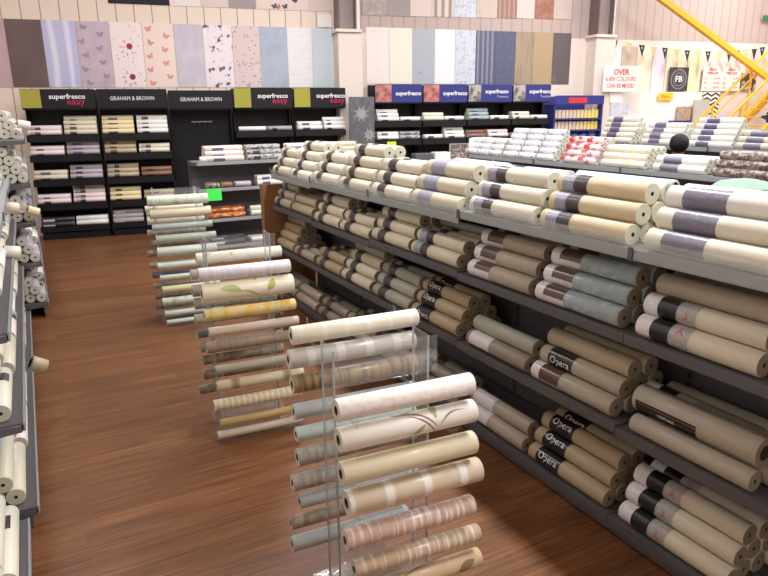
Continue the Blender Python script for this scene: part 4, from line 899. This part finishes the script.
# yellow bracing beam and stair
o = onwall(MB().bar((10.2, -.6, 4.22), (14.6, -.6, 2.10), .10, 'yellow').bar((14.55, -.6, 2.12), (16.2, -.6, 1.33), .10, 'yellow').build('bracing_beam'), 0, 0, 0); tag(o, 'thick yellow diagonal steel beam crossing the upper right wall', 'beam')
t = thing('stair', 'yellow steel staircase climbing to the right at the far right', 'stair', WO, WA)
def P(a, off, z): return (a, off, z)
sl = .84
for off in (-1.2, -.50):
    for dz, wd in ((0, .035), (-.24, .025)):
        MB().bar(P(11.5, off, 1.70 + (11.5 - 12.33) * sl + dz), P(14.6, off, 1.70 + (14.6 - 12.33) * sl + dz), wd, 'yellow').build('hand_rail', t)
    MB().bar(P(11.6, off, 0.03), P(14.9, off, .03 + 3.3 * sl), .05, 'yellow', .14).build('stringer', t)
    for a in (11.7, 12.6, 13.5, 14.4):
        zb = .03 + (a - 11.6) * sl; MB().bar(P(a, off, zb), P(a, off, 1.70 + (a - 12.33) * sl), .035, 'yellow').build('post', t)
for i in range(16):
    a = 11.75 + i * .19; z = .12 + (a - 11.6) * sl
    MB().box(a - .10, a + .12, -1.18, -.57, z, z + .025, 'yellow').build('tread', t)
gs = onwall(MB().box(0, .3, 0, .02, 0, .09, mat('exit_green', (.20, .48, .38), .5)).build('green_sign'), 14.58, WALL - .10, 3.72); tag(gs, 'small plain green sign high on the wall at the right edge', 'sign')

# ------------------------------------------------------------------ person between the racks (only the top of the head shows)
pr_ = thing('person', 'person with short black hair standing behind the rolls, only head top visible', 'person', (6.35, 4.93, .0), math.radians(-50))
def build_person():
    V = [(0, 0, .93, .13), (0, 0, 1.12, .115), (0, 0, 1.28, .125), (0, 0, 1.355, .06), (0, .005, 1.41, .048), (0, .01, 1.47, .078), (0, .012, 1.535, .082)]
    E = [(0, 1), (1, 2), (2, 3), (3, 4), (4, 5), (5, 6)]
    for s in (-1, 1):
        b_ = len(V); V += [(s * .10, 0, .86, .085), (s * .10, .01, .48, .055), (s * .10, -.01, .09, .04), (s * .10, .12, .04, .035)]
        E += [(0, b_), (b_, b_ + 1), (b_ + 1, b_ + 2), (b_ + 2, b_ + 3)]
        b_ = len(V); V += [(s * .17, 0, 1.30, .052), (s * .21, -.01, 1.05, .038), (s * .20, .10, .84, .027), (s * .20, .13, .78, .03)]
        E += [(2, b_), (b_, b_ + 1), (b_ + 1, b_ + 2), (b_ + 2, b_ + 3)]
        h = b_ + 3
        for dx, ln in ((-.028, .07), (-.010, .08), (.010, .076), (.028, .062)):
            c_ = len(V); V += [(s * .20 + dx, .15, .74, .009), (s * .20 + dx * 1.1, .165, .74 - ln * .6, .008), (s * .20 + dx * 1.1, .155, .74 - ln, .007)]
            E += [(h, c_), (c_, c_ + 1), (c_ + 1, c_ + 2)]
        c_ = len(V); V += [(s * .165, .165, .775, .010), (s * .15, .185, .74, .008)]; E += [(h, c_), (c_, c_ + 1)]
    me = bpy.data.meshes.new('body'); me.from_pydata([v[:3] for v in V], E, [])
    o = link('body', me, pr_); md = o.modifiers.new('skin', 'SKIN'); md.use_smooth_shade = True
    if not me.skin_vertices:
        bpy.context.view_layer.objects.active = o; o.select_set(True)
        bpy.ops.object.modifier_remove(modifier='skin'); bpy.ops.object.modifier_add(type='SKIN')
        o.modifiers[0].use_smooth_shade = True
    for i, v in enumerate(V): me.skin_vertices[0].data[i].radius = (v[3], v[3])
    me.skin_vertices[0].data[0].use_root = True
    sb = o.modifiers.new('sub', 'SUBSURF'); sb.levels = 1; sb.render_levels = 1
    me.materials.append(M['skin'])
    return o
build_person()
def ell(name, c, s, m_, cut=None, seed=0):
    bm = bmesh.new(); bmesh.ops.create_icosphere(bm, subdivisions=3, radius=1)
    if cut:
        bmesh.ops.delete(bm, geom=[v for v in bm.verts if cut(v.co)], context='VERTS')
    for v in bm.verts: v.co = Vector((v.co.x * s[0], v.co.y * s[1], v.co.z * s[2])) + Vector(c)
    for f in bm.faces: f.smooth = True
    me = bpy.data.meshes.new(name); bm.to_mesh(me); bm.free(); me.materials.append(M[m_]); return link(name, me, pr_)
ell('hair', (0, -.015, 1.535), (.102, .118, .11), 'hair', cut=lambda p: p.y > .45 and p.z < .1)
def loft(name, rings, m_):
    bm = bmesh.new(); R = []
    for (x, y, z, rx, ry) in rings: R.append([bm.verts.new((x + rx * math.cos(t * PI / 10), y + ry * math.sin(t * PI / 10), z)) for t in range(20)])
    for A, B in zip(R, R[1:]):
        for t in range(20): f = bm.faces.new([A[t], A[(t + 1) % 20], B[(t + 1) % 20], B[t]]); f.smooth = True
    me = bpy.data.meshes.new(name); bm.to_mesh(me); bm.free(); me.materials.append(M[m_]); return link(name, me, pr_)
loft('coat', [(0, 0, .72, .19, .15), (0, 0, .93, .175, .15), (0, 0, 1.12, .16, .14), (0, 0, 1.28, .18, .145), (0, 0, 1.35, .14, .10), (0, 0, 1.385, .065, .06)], 'coat')
for s_ in (-1, 1):
    loft('trouser_leg', [(s_ * .10, 0, .10, .06, .06), (s_ * .10, .01, .48, .075, .075), (s_ * .10, 0, .80, .09, .10)], 'trouser')

# ------------------------------------------------------------------ the rest of the rolls, as one object
if REST:
    vs, fs, mi, sm, mats = [], [], [], [], []
    for me, mw in REST:
        o0 = len(vs); vs.extend((mw @ v.co)[:] for v in me.vertices)
        loc = []
        for m_ in me.materials:
            if m_ not in mats: mats.append(m_)
            loc.append(mats.index(m_))
        for p in me.polygons:
            fs.append([o0 + i for i in p.vertices]); mi.append(loc[p.material_index]); sm.append(p.use_smooth)
    me = bpy.data.meshes.new('wallpaper_rolls_behind'); me.from_pydata(vs, [], fs)
    for m_ in mats: me.materials.append(m_)
    me.polygons.foreach_set('material_index', mi); me.polygons.foreach_set('use_smooth', sm); me.update()
    tag(link('wallpaper_rolls', me), 'remaining wallpaper rolls deep in the piles and on the distant shelves', 'rolls', None, 'stuff')
for o in ALLROLLS:
    if 'key' in o.keys() and not globals().get('DEBUGKEYS'): del o['key']

# ------------------------------------------------------------------ world, camera, view
bpy.context.scene.cycles.transparent_max_bounces = 48
wd = bpy.data.worlds.new('World'); bpy.context.scene.world = wd; wd.use_nodes = True
wd.node_tree.nodes['Background'].inputs[0].default_value = (.9, .93, 1, 1); wd.node_tree.nodes['Background'].inputs[1].default_value = .3
cam = bpy.data.cameras.new('camera'); co = bpy.data.objects.new('camera', cam); COL.objects.link(co)
cam.sensor_width = 36; cam.lens = 650 / 768 * 36; cam.clip_start = .05
xa = Vector((0.88066597, -0.47363012, -0.01009683)); ya = Vector((0.13419322, 0.22896484, 0.9641407)); za = Vector((-0.45433426, -0.85044083, 0.2651995))
m3 = Matrix((xa, ya, za)).transposed().to_4x4(); m3.translation = (0, 0, 1.93)
co.matrix_world = m3
sc = bpy.context.scene; sc.camera = co
sc.view_settings.view_transform = 'Standard'; sc.view_settings.look = 'None'; sc.view_settings.gamma = 1; sc.view_settings.exposure = -0.06
